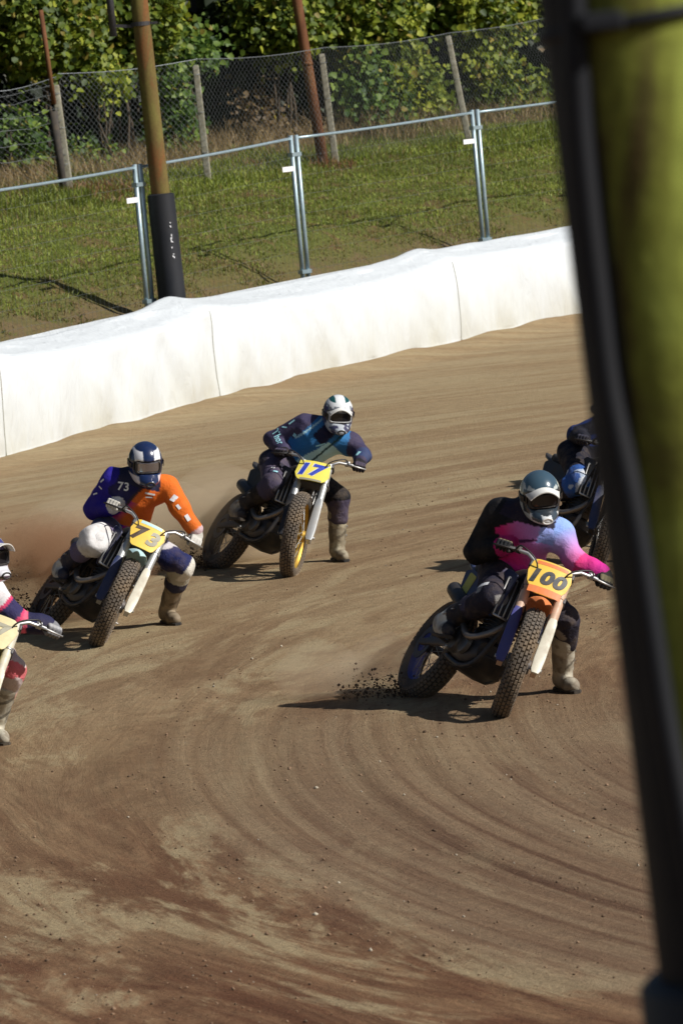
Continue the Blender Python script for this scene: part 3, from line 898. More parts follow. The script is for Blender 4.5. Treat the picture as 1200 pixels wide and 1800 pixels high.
# ---- grass
def blades(P, h, wd, cols, lean=.5):
    n = len(P); a = RNG.uniform(0, 2 * PI, n)
    s = np.stack([np.cos(a), np.sin(a), np.zeros(n)], 1)
    l = np.stack([RNG.normal(0, lean, n), RNG.normal(0, lean, n), np.ones(n)], 1); l /= np.linalg.norm(l, axis=1)[:, None]
    hh = (h * RNG.uniform(.4, 1.3, n))[:, None]
    mid = P + l * hh * .55; tip = P + l * hh; tip[:, 2] -= hh[:, 0] * .12; tip[:, :2] += l[:, :2] * hh * .35
    w2 = np.asarray(wd) * .5
    w2 = (np.ones(n) * w2)[:, None]
    V = np.stack([P - s * w2, P + s * w2, mid + s * w2 * .7, mid - s * w2 * .7, tip], 1).reshape(-1, 3)
    I = np.arange(n)[:, None] * 5
    return V, [I + np.array([0, 1, 2, 3]), I + np.array([3, 2, 4])], np.repeat(cols, 5, 0)
def sample_bank(n, s0, s1, t0, t1):
    s = RNG.uniform(s0, s1, n); t = RNG.uniform(t0, t1, n)
    tt = t + np.polyval(BC, np.clip(s, -14, 34))
    x = B0.x + BD.x * s + BN.x * tt; y = B0.y + BD.y * s + BN.y * tt
    return x, y, s, t
x, y, s, t = sample_bank(290000, -9, 31, .9, 9.6)
cov = fbm(x * .8, y * .8, 4) + .30 * sstep(1.5, 4.2, t) - .25 * (1 - sstep(.9, 2.6, t))
keep = cov > .41 + RNG.normal(0, .05, len(x))
x, y, s, t, cov = x[keep], y[keep], s[keep], t[keep], cov[keep]
g = np.clip(RNG.normal(.5, .25, len(x)) + (cov - .65), 0, 1)[:, None]
dr = (RNG.random(len(x)) < .12 + .5 * (1 - sstep(1.0, 3.2, t)))[:, None]
C = np.where(dr, np.array((.24, .165, .07)) * (.6 + .8 * g), np.array((.085, .112, .016)) + g * np.array((.235, .265, .042)))
P = np.stack([x, y, bank_z(x, y) - .01], 1)
hgt = .045 + .07 * sstep(5.0, 6.6, t) + .05 * vn(x * .7, y * .7)
V, Fc, C2 = blades(P, hgt, .014, C, .6)
tag(link('grass', mesh_np('grass', V, Fc, C2), M_GRASS, smooth=False), 'short patchy green grass on the bank', 'grass', kind='stuff')
# weedy ridge below the wire fence and broad leaved weeds
x, y, s, t = sample_bank(26000, -9, 31, 6.0, 7.6)
k = fbm(x * .9 + 5, y * .9, 3) > .42
x, y, t = x[k], y[k], t[k]
g = RNG.uniform(0, 1, (len(x), 1)); br = (fbm(x * .6, y * .6 + 30, 3) > .58)[:, None]
C = np.where(br, np.array((.16, .085, .04)) + g * np.array((.18, .09, .045)), np.array((.07, .10, .014)) + g * np.array((.18, .21, .03)))
V, Fc, C2 = blades(np.stack([x, y, bank_z(x, y) - .01], 1), .17, .02, C, .55)
tag(link('weeds', mesh_np('weeds', V, Fc, C2), M_GRASS, smooth=False), 'rough weedy ridge below the wire fence', 'weeds', kind='stuff')
x, y, s, t = sample_bank(20000, -9, 31, 8.0, 9.8)
k = fbm(x * 1.1 + 50, y * 1.1, 3) > .36
x, y, s = x[k], y[k], s[k]
g = RNG.uniform(0, 1, (len(x), 1))
C = np.array((.20, .14, .065)) + g * np.array((.28, .21, .11))
hh = .30 + .45 * fbm(x * .5, y * .5 + 9, 2)
V, Fc, C2 = blades(np.stack([x, y, bank_z(x, y) - .02], 1), hh, .010, C, .38)
tag(link('dry_grass', mesh_np('dry_grass', V, Fc, C2), M_GRASS, smooth=False), 'tall straw coloured dry grass along the wire fence', 'dry grass', kind='stuff')

# ---- loose clods and stones on the track
def clods(P, sizes, cols):
    base = np.array([(1, 0, 0), (-1, 0, 0), (0, 1, 0), (0, -1, 0), (0, 0, .8), (0, 0, -.8)], float)
    T = np.array([(0, 2, 4), (2, 1, 4), (1, 3, 4), (3, 0, 4), (2, 0, 5), (1, 2, 5), (3, 1, 5), (0, 3, 5)])
    n = len(P); a = RNG.uniform(0, 2 * PI, n); ca, sa = np.cos(a), np.sin(a)
    B = base[None] * RNG.uniform(.5, 1.3, (n, 6, 1)) * np.asarray(sizes)[:, None, None]
    X = B[..., 0] * ca[:, None] - B[..., 1] * sa[:, None]; Y = B[..., 0] * sa[:, None] + B[..., 1] * ca[:, None]
    V = np.stack([X, Y, B[..., 2]], -1) + P[:, None]
    return V.reshape(-1, 3), (np.arange(n)[:, None, None] * 6 + T[None]).reshape(-1, 3), np.repeat(cols, 6, 0)
M_CLOD = printed('clod', .95, .0, 0)
n = 30000
x = RNG.uniform(-3.2, 3.8, n); y = 18 + 30 * RNG.random(n) ** 1.3
_r = np.hypot(x - RC[0], y - RC[1]); _k = RNG.random(n) < .08 + .9 * sstep(.52, .66, vn(_r * 3.1, np.arctan2(y - RC[1], RC[0] - x) * 3))
x, y = x[_k], y[_k]; n = len(x)
sz = .0028 + .011 * RNG.random(n) ** 7
g = RNG.uniform(.5, 1.5, (n, 1)); C = np.array((.20, .13, .08)) * g
pale = RNG.random(n) < .06; C[pale] = np.array((.48, .42, .32)) * RNG.uniform(.7, 1.1, (pale.sum(), 1))
V, Fc, C2 = clods(np.stack([x, y, track_z(x, y) + sz * .3], 1), sz, C)
tag(link('loose_clods', mesh_np('loose_clods', V, Fc, C2), M_CLOD, smooth=False), 'loose clods and small pale stones on the track', 'clods', kind='stuff')

# ================================================================== MOTORCYCLES
M_TYRE = simple('tyre_rubber', (.055, .046, .037), .85, dust=.7, scale=14)
M_TREAD = simple('tread_rubber', (.125, .102, .080), .9, dust=.9, scale=18)
M_ALU = simple('brushed_aluminium', (.55, .55, .54), .38, .85, dust=.35)
M_ENG = simple('engine_metal', (.075, .075, .08), .45, .6, dust=.35)
M_PIPE = simple('pipe_steel', (.28, .25, .22), .35, .8, dust=.4)
M_COVERM = simple('cover_magnesium', (.16, .155, .15), .4, .7, dust=.4)
M_BLACK = simple('black_plastic', (.014, .014, .016), .42, dust=.2)
M_SEAT = simple('seat_vinyl', (.016, .016, .018), .7, dust=.25)
M_FRAME = simple('frame_paint', (.02, .022, .028), .4, dust=.25)
M_GRIP = simple('grip_rubber', (.015, .015, .015), .8, dust=.1)
M_SPOKE = simple('spoke_steel', (.45, .45, .43), .4, .8, dust=.2)
_cache = {}
RAKE = math.radians(25)
AXV = Vector((-math.sin(RAKE), 0, math.cos(RAKE))); FWV = Vector((math.cos(RAKE), 0, math.sin(RAKE)))
AXLE_F = Vector((.70, 0, .345)); AXLE_R = Vector((-.69, 0, .345))
YV = Vector((0, 1, 0))
def text_mesh(body, size, shear=0.0, bold=0.0, sx=1.0):
    cu = bpy.data.curves.new('txt', 'FONT'); cu.body = body; cu.size = size; cu.shear = shear; cu.offset = bold; cu.space_character = 1.10
    cu.align_x = 'CENTER'; cu.align_y = 'CENTER'; cu.resolution_u = 4
    o = bpy.data.objects.new('txt', cu); COL.objects.link(o)
    dg = bpy.context.evaluated_depsgraph_get()
    me = bpy.data.meshes.new_from_object(o.evaluated_get(dg))
    V = np.empty(len(me.vertices) * 3, np.float32); me.vertices.foreach_get('co', V); V = V.reshape(-1, 3)
    Fc = [tuple(p.vertices) for p in me.polygons]
    bpy.data.objects.remove(o); bpy.data.meshes.remove(me); bpy.data.curves.remove(cu)
    if len(V):
        c = (V.max(0) + V.min(0)) / 2; V = V - c
        V[:, 0] *= sx
    return V, Fc
def tyre_parts(W, R, key):
    if key in _cache: return _cache[key]
    rr = W * .52; c = R - rr * .92; prof = []
    for k in range(17):
        a = math.radians(-128 + 256 * k / 16)
        ca, sa = math.cos(a), math.sin(a)
        prof.append((c + rr * .92 * math.copysign(abs(ca) ** .85, ca), rr * math.copysign(abs(sa) ** .9, sa)))
    tyre = MB().lathe_y(prof, n=64).mesh('tyre')
    tr = MB(); nb = 58
    rows = [(-62, .8), (-42, 1.0), (-21, 1.0), (0, 1.0), (21, 1.0), (42, 1.0), (62, .8)]
    for i in range(nb):
        for j, (ad, q) in enumerate(rows):
            th = 2 * PI * (i + (.5 if j % 2 else 0)) / nb; a = math.radians(ad)
            er = Vector((math.cos(th), 0, math.sin(th))); et = Vector((-math.sin(th), 0, math.cos(th)))
            ca, sa = math.cos(a), math.sin(a)
            pos = er * (c + rr * .92 * math.copysign(abs(ca) ** .85, ca)) + YV * (rr * math.copysign(abs(sa) ** .9, sa))
            nr = (er * ca + YV * sa).normalized(); sd_ = nr.cross(et)
            M3 = Matrix((sd_, et, nr)).transposed()
            tr.box(pos + nr * .003, (rr * .33, 2 * PI * R / nb * .80, .013), M3, .88)
    tread = tr.mesh('tread')
    rim = MB().lathe_y([(c - .006, -W * .36), (c - .022, -W * .36), (c - .026, -W * .25), (c - .040, -W * .12), (c - .040, W * .12), (c - .026, W * .25), (c - .022, W * .36), (c - .006, W * .36)], n=64, closed=True).mesh('rim')
    hub = MB().lathe_y([(.0, -.075), (.045, -.075), (.05, -.05), (.03, -.04), (.03, .04), (.05, .05), (.045, .075), (.0, .075)], n=24).mesh('hub')
    sp = MB()
    for i in range(32):
        th = 2 * PI * i / 32; sgn = 1 if i % 2 else -1; of = .28 * (1 if (i // 2) % 2 else -1)
        sp.tube([Vector((.047 * math.cos(th + of * 3), sgn * .055, .047 * math.sin(th + of * 3))), Vector(((c - .036) * math.cos(th), sgn * .01, (c - .036) * math.sin(th)))], .0024, 5, False)
    _cache[key] = (tyre, tread, rim, hub, sp.mesh('spokes'))
    return _cache[key]
def wheel(name, axle, W, R, key, rimmat, hubmat, root, mtx):
    ty, td, rm, hb, sp = tyre_parts(W, R, key)
    T = mtx @ Matrix.Translation(axle)
    def cp(me, nm, mat, par, mt=None):
        m2 = me.copy(); m2.materials.clear()
        return link(nm, m2, mat, par, mt)
    h = cp(hb, name, hubmat, root, T); smooth_by_angle(h)
    tyo = cp(ty, 'tyre', M_TYRE, h)
    tr = cp(td, 'tread', M_TREAD, h); tr.data.polygons.foreach_set('use_smooth', np.zeros(len(tr.data.polygons), bool)); tag(tr, kind='stuff')
    smooth_by_angle(cp(rm, 'rim', rimmat, h)); tag(cp(sp, 'spokes', M_SPOKE, h), kind='stuff')
    return h, tyo
def rpoly(pts, r=.02, n=4):
    out = []
    k = len(pts)
    for i in range(k):
        p0, p1, p2 = Vector(pts[i - 1]), Vector(pts[i]), Vector(pts[(i + 1) % k])
        a = p1 + (p0 - p1).normalized() * r; b = p1 + (p2 - p1).normalized() * r
        for q in range(n + 1):
            t = q / n; out.append(tuple((a * (1 - t) ** 2 + p1 * 2 * t * (1 - t) + b * t * t)))
    return out
PLATE = {'hex': [(-.105, .125), (.105, .125), (.138, .03), (.085, -.125), (-.085, -.125), (-.138, .03)],
         'sq': [(-.140, .105), (.140, .105), (.142, -.05), (.10, -.105), (-.10, -.105), (-.142, -.05)],
         'mx': [(-.118, .135), (.118, .135), (.140, .06), (.138, -.02), (.075, -.13), (-.075, -.13), (-.138, -.02), (-.140, .06)]}
def motorcycle(front_px, psi, lean, steer, C, label, z0=None, loc=None):
    """front_px: where the front tyre meets the ground; psi: heading turned to picture right; C: colours"""
    root = empty('motorcycle')
    S = (Matrix.Translation(AXLE_F) @ Matrix.Rotation(math.radians(steer), 4, AXV) @ Matrix.Translation(-AXLE_F))
    # steering axis sits behind the axle
    off = -FWV * .04
    S = Matrix.Translation(AXLE_F + off) @ Matrix.Rotation(math.radians(steer), 4, AXV) @ Matrix.Translation(-(AXLE_F + off))
    I4 = Matrix.Identity(4)
    fw, ft = wheel('front_wheel', AXLE_F, .106, .345, 'f', C['rim'], C['hub'], root, S)
    rw, rt = wheel('rear_wheel', AXLE_R, .128, .345, 'r', C['rrim'], M_ENG, root, I4)
    # --- fork
    for sg in (-1, 1):
        y = YV * (.108 * sg)
        a = AXLE_F + y; top = AXLE_F + AXV * .72 + y
        mb = MB(); mb.tube([a + AXV * .0, a + AXV * .05, a + AXV * .30], [.026, .022, .0215], 14)
        mb.tube([a + AXV * .27, a + AXV * .285, a + AXV * .70, top], [.026, .0295, .0295, .027], 16)
        mb.box(a - AXV * .005 - FWV * .0, (.07, .034, .07), Matrix.Rotation(-RAKE, 3, 'Y'))
        fl = smooth_by_angle(mb.build('fork_leg', C['fork'], root, S), 35)
        g = MB()
        cs = []
        for q, wd in ((-.045, .022), (-.02, .032), (.06, .036), (.22, .034), (.33, .030), (.36, .022)):
            cs.append(ring(a + AXV * q + FWV * .034 + YV * (.004 * sg), YV, FWV, wd, .009, 12, 3))
        g.loft(cs)
        smooth_by_angle(g.build('fork_guard', C['guardL'] if sg > 0 else C['guardR'], fl), 40)
        d = MB(); d.tube([a + AXV * .30, a + AXV * .325], .034, 14); d.tube([a + AXV * .52, a + AXV * .535], .032, 14)
        tag(d.build('fork_band', C.get('band', M_ALU), fl, smooth=True), kind='stuff')
    mb = MB()
    for q, x in ((.52, .030), (.70, .028)):
        mb.box(AXLE_F + AXV * q - FWV * .02, (.085, .29, .042), Matrix.Rotation(-RAKE, 3, 'Y'))
    mb.build('triple_clamp', M_ENG, root, S, bevel=.008)
    ax = MB(); ax.tube([AXLE_F - YV * .15, AXLE_F + YV * .15], .011, 10); ax.build('front_axle', M_ALU, fw, Matrix.Translation(-AXLE_F), smooth=True)
    # --- handlebar
    hb = AXLE_F + AXV * .76
    bar = [hb + Vector((-.105, -.365, .010)), hb + Vector((-.075, -.27, .012)), hb + Vector((-.01, -.17, .005)), hb + Vector((0, -.10, -.035)), hb + Vector((0, 0, -.045)),
           hb + Vector((0, .10, -.035)), hb + Vector((-.01, .17, .005)), hb + Vector((-.075, .27, .012)), hb + Vector((-.105, .365, .010))]
    ho = MB().tube(bar, .012, 10).build('handlebar', M_ALU, root, S, smooth=True)
    mb = MB(); mb.box(hb + Vector((0, 0, -.055)), (.05, .16, .05)); mb.build('bar_clamp', M_ENG, ho, bevel=.006)
    grips = {}
    for sg in (-1, 1):
        g0 = hb + Vector((-.108, .378 * sg, .010)); g1 = hb + Vector((-.080, .262 * sg, .012))
        mb = MB(); mb.tube([g0, g0.lerp(g1, .03), g1, g1.lerp(g0, -.03)], [.019, .0165, .0165, .021], 12)
        mb.build('grip', M_GRIP, ho, smooth=True)
        grips[sg] = (S @ g0.lerp(g1, .42), ((S @ g1) - (S @ g0)).normalized())
        pv = hb + Vector((-.060, .235 * sg, .014))
        p = MB(); p.tube([pv + Vector((.012, 0, 0)), pv + Vector((.055, .02 * sg, -.012)), pv + Vector((.030, .16 * sg, -.022))], [.009, .008, .006], 8)
        p.box(pv, (.045, .035, .04))
        p.build('lever', M_ALU if sg > 0 else M_BLACK, ho, smooth=True)
    cb = MB()
    for sg in (-1, 1):
        pv = hb + Vector((-.02, .25 * sg, .01))
        cb.tube(catmull([pv, pv + Vector((.10, -.03 * sg, .015)), hb + Vector((.12, .10 * sg, -.05)), hb + Vector((.03, .07 * sg, -.22)), hb + Vector((-.10, .08 * sg, -.42))]), .0055, 6)
    cb.build('control_cable', M_BLACK, root, S, smooth=True)
    # --- number plate
    pc = AXLE_F + AXV * .585 + FWV * .085
    PU = (AXV * .97 + FWV * -.12).normalized(); PN = YV.cross(PU).normalized()
    if PN.x < 0: PN = -PN
    MP = Matrix((YV, PU, PN)).transposed().to_4x4(); MP.translation = pc
    pl = MB(); pl.prism(rpoly(PLATE[C['plate']], .022), -.006, .0, None)
    V = [Vector(p) for p in pl.v]
    def bend(p): return Vector((p.x, p.y, p.z - .9 * p.x * p.x))
    def plate_part(nm, mb, mat, par, mt=None): 
        mb.v = [tuple(bend(Vector(p))) for p in mb.v]; return mb.build(nm, mat, par, mt)
    def subdiv_poly(poly, d0, d1):
        # slice the plate in strips so that it can bow
        m_ = MB(); xs_ = sorted(set([p[0] for p in poly])); xs_ = list(np.linspace(min(xs_), max(xs_), 19))
        rows = []
        for x in xs_:
            ys = []
            for i in range(len(poly)):
                (xa, ya), (xb, yb) = poly[i - 1], poly[i]
                if (xa - x) * (xb - x) <= 0 and abs(xa - xb) > 1e-9: ys.append(ya + (yb - ya) * (x - xa) / (xb - xa))
            if not ys: ys = [p[1] for p in poly if abs(p[0] - x) < 1e-6] or [0]
            rows.append((x, min(ys), max(ys)))
        rings_ = [[Vector((x, a, d0)), Vector((x, b, d0)), Vector((x, b, d1)), Vector((x, a, d1))] for x, a, b in rows]
        m_.loft(rings_); return m_
    rp = rpoly(PLATE[C['plate']], .022)
    po = smooth_by_angle(plate_part('number_plate', subdiv_poly(rp, -.005, 0), C['plate_mat'], root, S @ MP), 30)
    for (bd_, mat, z, ddx, sh, bl, size, sx) in C['number']:
        tv, tf = text_mesh(bd_, size, sh, bl, sx)
        tm = MB(); tm.add([bend(Vector((v[0] + ddx[0], v[1] + ddx[1], z))) for v in tv], tf)
        tm.build('number', mat, po)
    for (poly, mat, z) in C.get('plate_marks', []):
        pm = MB(); n = 8
        (xa, ya), (xb, yb) = poly
        P = []; Fq = []
        for i in range(n + 1):
            x = xa + (xb - xa) * i / n; P += [bend(Vector((x, ya, z))), bend(Vector((x, yb, z)))]
        for i in range(n): Fq.append((2 * i, 2 * i + 2, 2 * i + 3, 2 * i + 1))
        pm.add(P, Fq); pm.build('plate_banner', mat, po)
    # --- short front fender under the plate
    if C.get('fender'):
        fd = MB(); rg = []
        for k, a in enumerate(np.linspace(62, 128, 9)):
            th = math.radians(a); rad = .415 + .03 * abs(k - 4) / 4
            c = AXLE_F + Vector((math.cos(th) * rad, 0, math.sin(th) * rad)); er = Vector((math.cos(th), 0, math.sin(th)))
            hw = [.03, .055, .07, .078, .08, .08, .078, .07, .05][k]
            r_ = []
            for q in range(9):
                u = -1 + q / 4; r_.append(c + YV * (hw * u) - er * (.028 * u * u))
            for q in range(8, -1, -1):
                u = -1 + q / 4; r_.append(c + YV * (hw * u * .95) - er * (.028 * u * u + .005))
            rg.append(r_)
        fd.loft(rg); smooth_by_angle(fd.build('front_fender', C['fender'], root, S), 40)
    # --- frame and running gear
    fr = MB(); head = AXLE_F + AXV * .60 - FWV * .045
    fr.tube([head + AXV * .09, head - AXV * .07], .034, 12)
    for sg in (-1, 1):
        y = YV * sg
        fr.tube(catmull([head + Vector((-.01, 0, .03)) + y * .03, Vector((.18, .10 * sg, .80)), Vector((-.05, .13 * sg, .66)), Vector((-.20, .12 * sg, .45)), Vector((-.20, .11 * sg, .30))], 5), .024, 8)
        fr.tube(catmull([head + y * .02 - AXV * .04, Vector((.33, .07 * sg, .55)), Vector((.26, .09 * sg, .30)), Vector((.08, .10 * sg, .235)), Vector((-.20, .11 * sg, .28))], 5), .018, 8)
        fr.tube([Vector((-.06, .11 * sg, .72)), Vector((-.55, .07 * sg, .83))], .013, 8)
        fr.tube([Vector((-.18, .12 * sg, .50)), Vector((-.52, .07 * sg, .80))], .012, 8)
    fr.build('frame', C.get('frame', M_FRAME), root, smooth=True)
    sw = MB()
    for sg in (-1, 1):
        sw.loft([ring(Vector((x, y * sg, z)), YV, Vector((0, 0, 1)), .018, h, 10, 4) for x, y, z, h in ((-.16, .09, .38, .04), (-.40, .105, .375, .036), (-.68, .105, .348, .024), (-.75, .105, .345, .02))])
    sw.box((-.22, 0, .375), (.10, .18, .06))
    smooth_by_angle(sw.build('swingarm', C.get('swing', M_ENG), root), 40)
    sh = MB(); a, b_ = Vector((-.12, 0, .68)), Vector((-.27, 0, .36)); sh.tube([a, a.lerp(b_, .4), a.lerp(b_, .41), b_], [.02, .02, .03, .03], 12)
    coil = []
    for i in range(90):
        u = i / 89; p = a.lerp(b_, .1 + .75 * u); th = 2 * PI * 7 * u; coil.append(p + Vector((math.cos(th) * .03, math.sin(th) * .036, math.cos(th) * .01)))
    sh.tube(coil, .005, 5); sh.build('shock', M_ENG, root, smooth=True)
    # --- engine
    en = MB(); X3, Z3 = Vector((1, 0, 0)), Vector((0, 0, 1))
    en.loft([ring(Vector((x, 0, z)), YV, Z3, w_, h, 16, 3.2) for x, z, w_, h in ((-.20, .38, .10, .07), (-.12, .375, .145, .105), (.02, .36, .155, .115), (.13, .36, .15, .105), (.19, .37, .10, .06))])
    en.loft([ring(Vector((.08 + .045 * q, 0, .46 + .30 * q)), X3, YV, .075, .085, 14, 4) for q in (0, .3, .5, .7)])
    en.loft([ring(Vector((.10 + .045 * q, 0, .64 + .12 * q)), X3, YV, .085 - .01 * q, .095, 14, 4) for q in (0, .5, 1)])
    for k in range(6):
        q = .15 + k * .09
        en.loft([ring(Vector((.08 + .045 * q, 0, .46 + .30 * q + e)), X3, YV, .093, .105, 14, 4) for e in (0, .008)])
    eo = smooth_by_angle(en.build('engine', M_ENG, root), 40)
    for sg in (-1, 1):
        cv = MB(); cv.tube([Vector((.10, .145 * sg, .36)), Vector((.10, .170 * sg, .36)), Vector((.10, .178 * sg, .36))], [.07, .068, .05], 20)
        cv.tube([Vector((-.05, .145 * sg, .37)), Vector((-.05, .185 * sg, .37)), Vector((-.05, .192 * sg, .37))], [.085, .08, .06], 22)
        smooth_by_angle(cv.build('engine_cover', C.get('cover', M_COVERM), eo), 40)
    ex = MB(); ex.tube(catmull([Vector((.17, 0, .66)), Vector((.30, -.04, .60)), Vector((.30, -.13, .46)), Vector((.16, -.19, .40)), Vector((-.10, -.185, .52)), Vector((-.30, -.15, .62))], 6), .021, 10)
    xo = ex.build('exhaust', C.get('pipe', M_PIPE), root, smooth=True)
    si = MB(); si.tube([Vector((-.28, -.145, .615)), Vector((-.31, -.145, .625)), Vector((-.62, -.135, .72)), Vector((-.65, -.135, .73))], [.03, .05, .05, .035], 16)
    smooth_by_angle(si.build('silencer', C.get('silencer', M_BLACK), xo), 40)
    bp = MB(); bp.loft([ring(Vector((x, 0, z)), YV, Z3, w_, .006, 12, 4) for x, z, w_ in ((.30, .34, .07), (.24, .255, .11), (.05, .22, .12), (-.15, .235, .11))]); bp.build('skid_plate', M_BLACK, root, smooth=True)
    ch = MB()
    for z in (.06, -.06):
        ch.box(Vector((-.44, .125, .36 + z * .75)), (.50, .012, .014), Matrix.Rotation(.02 * (1 if z > 0 else -1), 3, 'Y'))
    tag(ch.build('chain', M_ENG, root), kind='stuff')
    spk = MB().lathe_y([(0, -.006), (.095, -.006), (.10, 0), (.095, .006), (0, .006)], (0, .115, 0), 28); spk.build('sprocket', M_ALU, rw, smooth=False)
    dk = MB().lathe_y([(.07, -.003), (.115, -.003), (.115, .003), (.07, .003)], (0, -.105, 0), 32, True); dk.build('brake_disc', M_ENG, rw)
    # --- radiators with louvred guards
    for sg in (-1, 1):
        c = Vector((.265, .125 * sg, .70)); RM = Matrix.Rotation(-.30, 3, 'Y') @ Matrix.Rotation(.18 * sg, 3, 'Z')
        rd = MB(); rd.box(c, (.032, .115, .26), RM); ro = rd.build('radiator', M_BLACK, root, bevel=.004)
        for q in (-1, -.33, .33, 1):
            lv = MB(); p0 = c + RM @ Vector((.024, q * .048, -.135)); p1 = c + RM @ Vector((.024, q * .048, .135)); lv.tube([p0, p1], .0055, 6); lv.build('louvre', C.get('louvre', M_ALU), ro, smooth=True)
        for q in (-1, 1):
            lv = MB(); p0 = c + RM @ Vector((.024, -.05, q * .135)); p1 = c + RM @ Vector((.024, .05, q * .135)); lv.tube([p0, p1], .007, 6); lv.build('guard_rail', C.get('louvre', M_ALU), ro, smooth=True)
        sr = MB(); prof_ = [(.33, .86), (.12, .90), (-.02, .80), (.12, .70), (.22, .56), (.30, .58)]
        MM = Matrix(((1, 0, 0), (0, 0, 1), (0, 1, 0)))
        rg = []
        sr.prism(rpoly(prof_, .03), .155 * sg, .165 * sg, MM)
        smooth_by_angle(sr.build('radiator_shroud', C['shroud'], root), 30)
    # --- tank, seat, tail
    tk_ = MB(); tk_.loft([ring(Vector((x, 0, z)), YV, Z3, w_, h, 18, 2.8) for x, z, w_, h in ((.37, .86, .05, .04), (.32, .86, .10, .075), (.20, .855, .135, .10), (.08, .84, .12, .10), (-.02, .82, .085, .08), (-.06, .81, .06, .05))])
    to = smooth_by_angle(tk_.build('fuel_tank', C['tank'], root), 50)
    fc = MB(); fc.tube([Vector((.20, 0, .94)), Vector((.20, 0, .985)), Vector((.20, 0, .99))], [.032, .032, .02], 14); fc.build('fuel_cap', M_BLACK, to, smooth=True)
    se = MB(); se.loft([ring(Vector((x, 0, z)), YV, Z3, w_, h, 16, 3.0) for x, z, w_, h in ((.10, .915, .04, .02), (.05, .90, .075, .045), (-.10, .875, .10, .05), (-.30, .875, .125, .05), (-.48, .895, .13, .05), (-.58, .92, .11, .045), (-.62, .935, .07, .02))])
    smooth_by_angle(se.build('seat', C.get('seat', M_SEAT), root), 50)
    tf_ = MB(); tf_.loft([ring(Vector((x, 0, z)), YV, Z3, w_, h, 16, 3.0) for x, z, w_, h in ((-.35, .83, .11, .03), (-.55, .87, .115, .03), (-.72, .93, .10, .022), (-.80, .965, .07, .012), (-.82, .97, .03, .006))])
    smooth_by_angle(tf_.build('rear_fender', C['tail'], root), 50)
    for sg in (-1, 1):
        sp_ = MB(); MM = Matrix(((1, 0, 0), (0, 0, 1), (0, 1, 0)))
        sp_.prism(rpoly([(-.14, .80), (-.50, .87), (-.60, .86), (-.52, .70), (-.30, .56), (-.14, .60)], .04), .128 * sg, .140 * sg, MM)
        so_ = smooth_by_angle(sp_.build('side_panel', C['panel'], root), 30)
        if C.get('panel2'):
            s2 = MB(); s2.prism(rpoly([(-.36, .82), (-.50, .85), (-.50, .72), (-.38, .68)], .02), .1405 * sg, .1425 * sg, MM); s2.build('panel_sticker', C['panel2'], so_)
    ab = MB(); ab.box((-.28, 0, .70), (.26, .22, .20)); ab.build('airbox', M_BLACK, root, bevel=.02)
    for sg in (-1, 1):
        pg = MB(); pg.box((-.10, .215 * sg, .335), (.045, .10, .016)); pg.box((-.10, .16 * sg, .33), (.03, .06, .03)); pg.build('footpeg', M_ENG, root, bevel=.003)
    gl = MB(); gl.tube([Vector((.04, .19, .30)), Vector((.10, .225, .31)), Vector((.13, .26, .31))], .007, 8); gl.build('gear_lever', M_ALU, root, smooth=True)
    bl = MB(); bl.tube([Vector((-.12, -.19, .30)), Vector((.02, -.21, .29)), Vector((.05, -.24, .29))], .008, 8); bl.build('brake_pedal', M_ALU, root, smooth=True)
    # --- stand it on its tyres
    target = at_z(front_px[0], front_px[1], 0) if loc is None else loc
    if loc is None:
        for _ in range(4): target = at_z(front_px[0], front_px[1], float(track_z(target.x, target.y, False)))
    hd = math.atan2(-math.cos(math.radians(psi)), math.sin(math.radians(psi)))
    def tverts(me, M): 
        V = np.empty(len(me.vertices) * 3, np.float32); me.vertices.foreach_get('co', V); V = V.reshape(-1, 3)
        M = np.array(M); return V @ M[:3, :3].T + M[:3, 3]
    Vf = tverts(ft.data, S @ Matrix.Translation(AXLE_F)); Vr = tverts(rt.data, Matrix.Translation(AXLE_R))
    pit = 0.0
    for _ in range(6):
        Rm = Matrix.Rotation(hd, 4, 'Z') @ Matrix.Rotation(-math.radians(lean), 4, 'X') @ Matrix.Rotation(pit, 4, 'Y')
        A = np.array(Rm)[:3, :3]
        wf = Vf @ A.T; wr = Vr @ A.T
        i_f, i_r = wf[:, 2].argmin(), wr[:, 2].argmin()
        cf, cr = wf[i_f], wr[i_r]
        # ground under both contacts
        gf = float(track_z(target.x, target.y, False)); q = cr - cf
        grr = float(track_z(target.x + q[0], target.y + q[1], False))
        err = (cf[2] - cr[2]) - (gf - grr)
        pit += err / 1.39
    sink = .018
    T = Vector((target.x - cf[0], target.y - cf[1], gf - cf[2] - sink))
    root.matrix_world = Matrix.Translation(T) @ Rm
    W = root.matrix_world.copy()
    tag(root, label, 'motorcycle', 'racing motorcycles sliding through the bend')
    # name the empty at the base: keep transform, parts hang below
    return dict(root=root, W=W, gripR=(W @ grips[-1][0], (W.to_3x3() @ grips[-1][1])), gripL=(W @ grips[1][0], (W.to_3x3() @ grips[1][1])),
                peg=W @ Vector((-.10, -.215, .345)), seat=W @ Vector((-.16, 0, .90)), fwd=(W.to_3x3() @ Vector((1, 0, 0))), left=(W.to_3x3() @ YV), up=(W.to_3x3() @ Vector((0, 0, 1))),
                contact=Vector((target.x, target.y, gf)), rear=Vector((T.x + cr[0], T.y + cr[1], grr)), d=proj(target)[2])

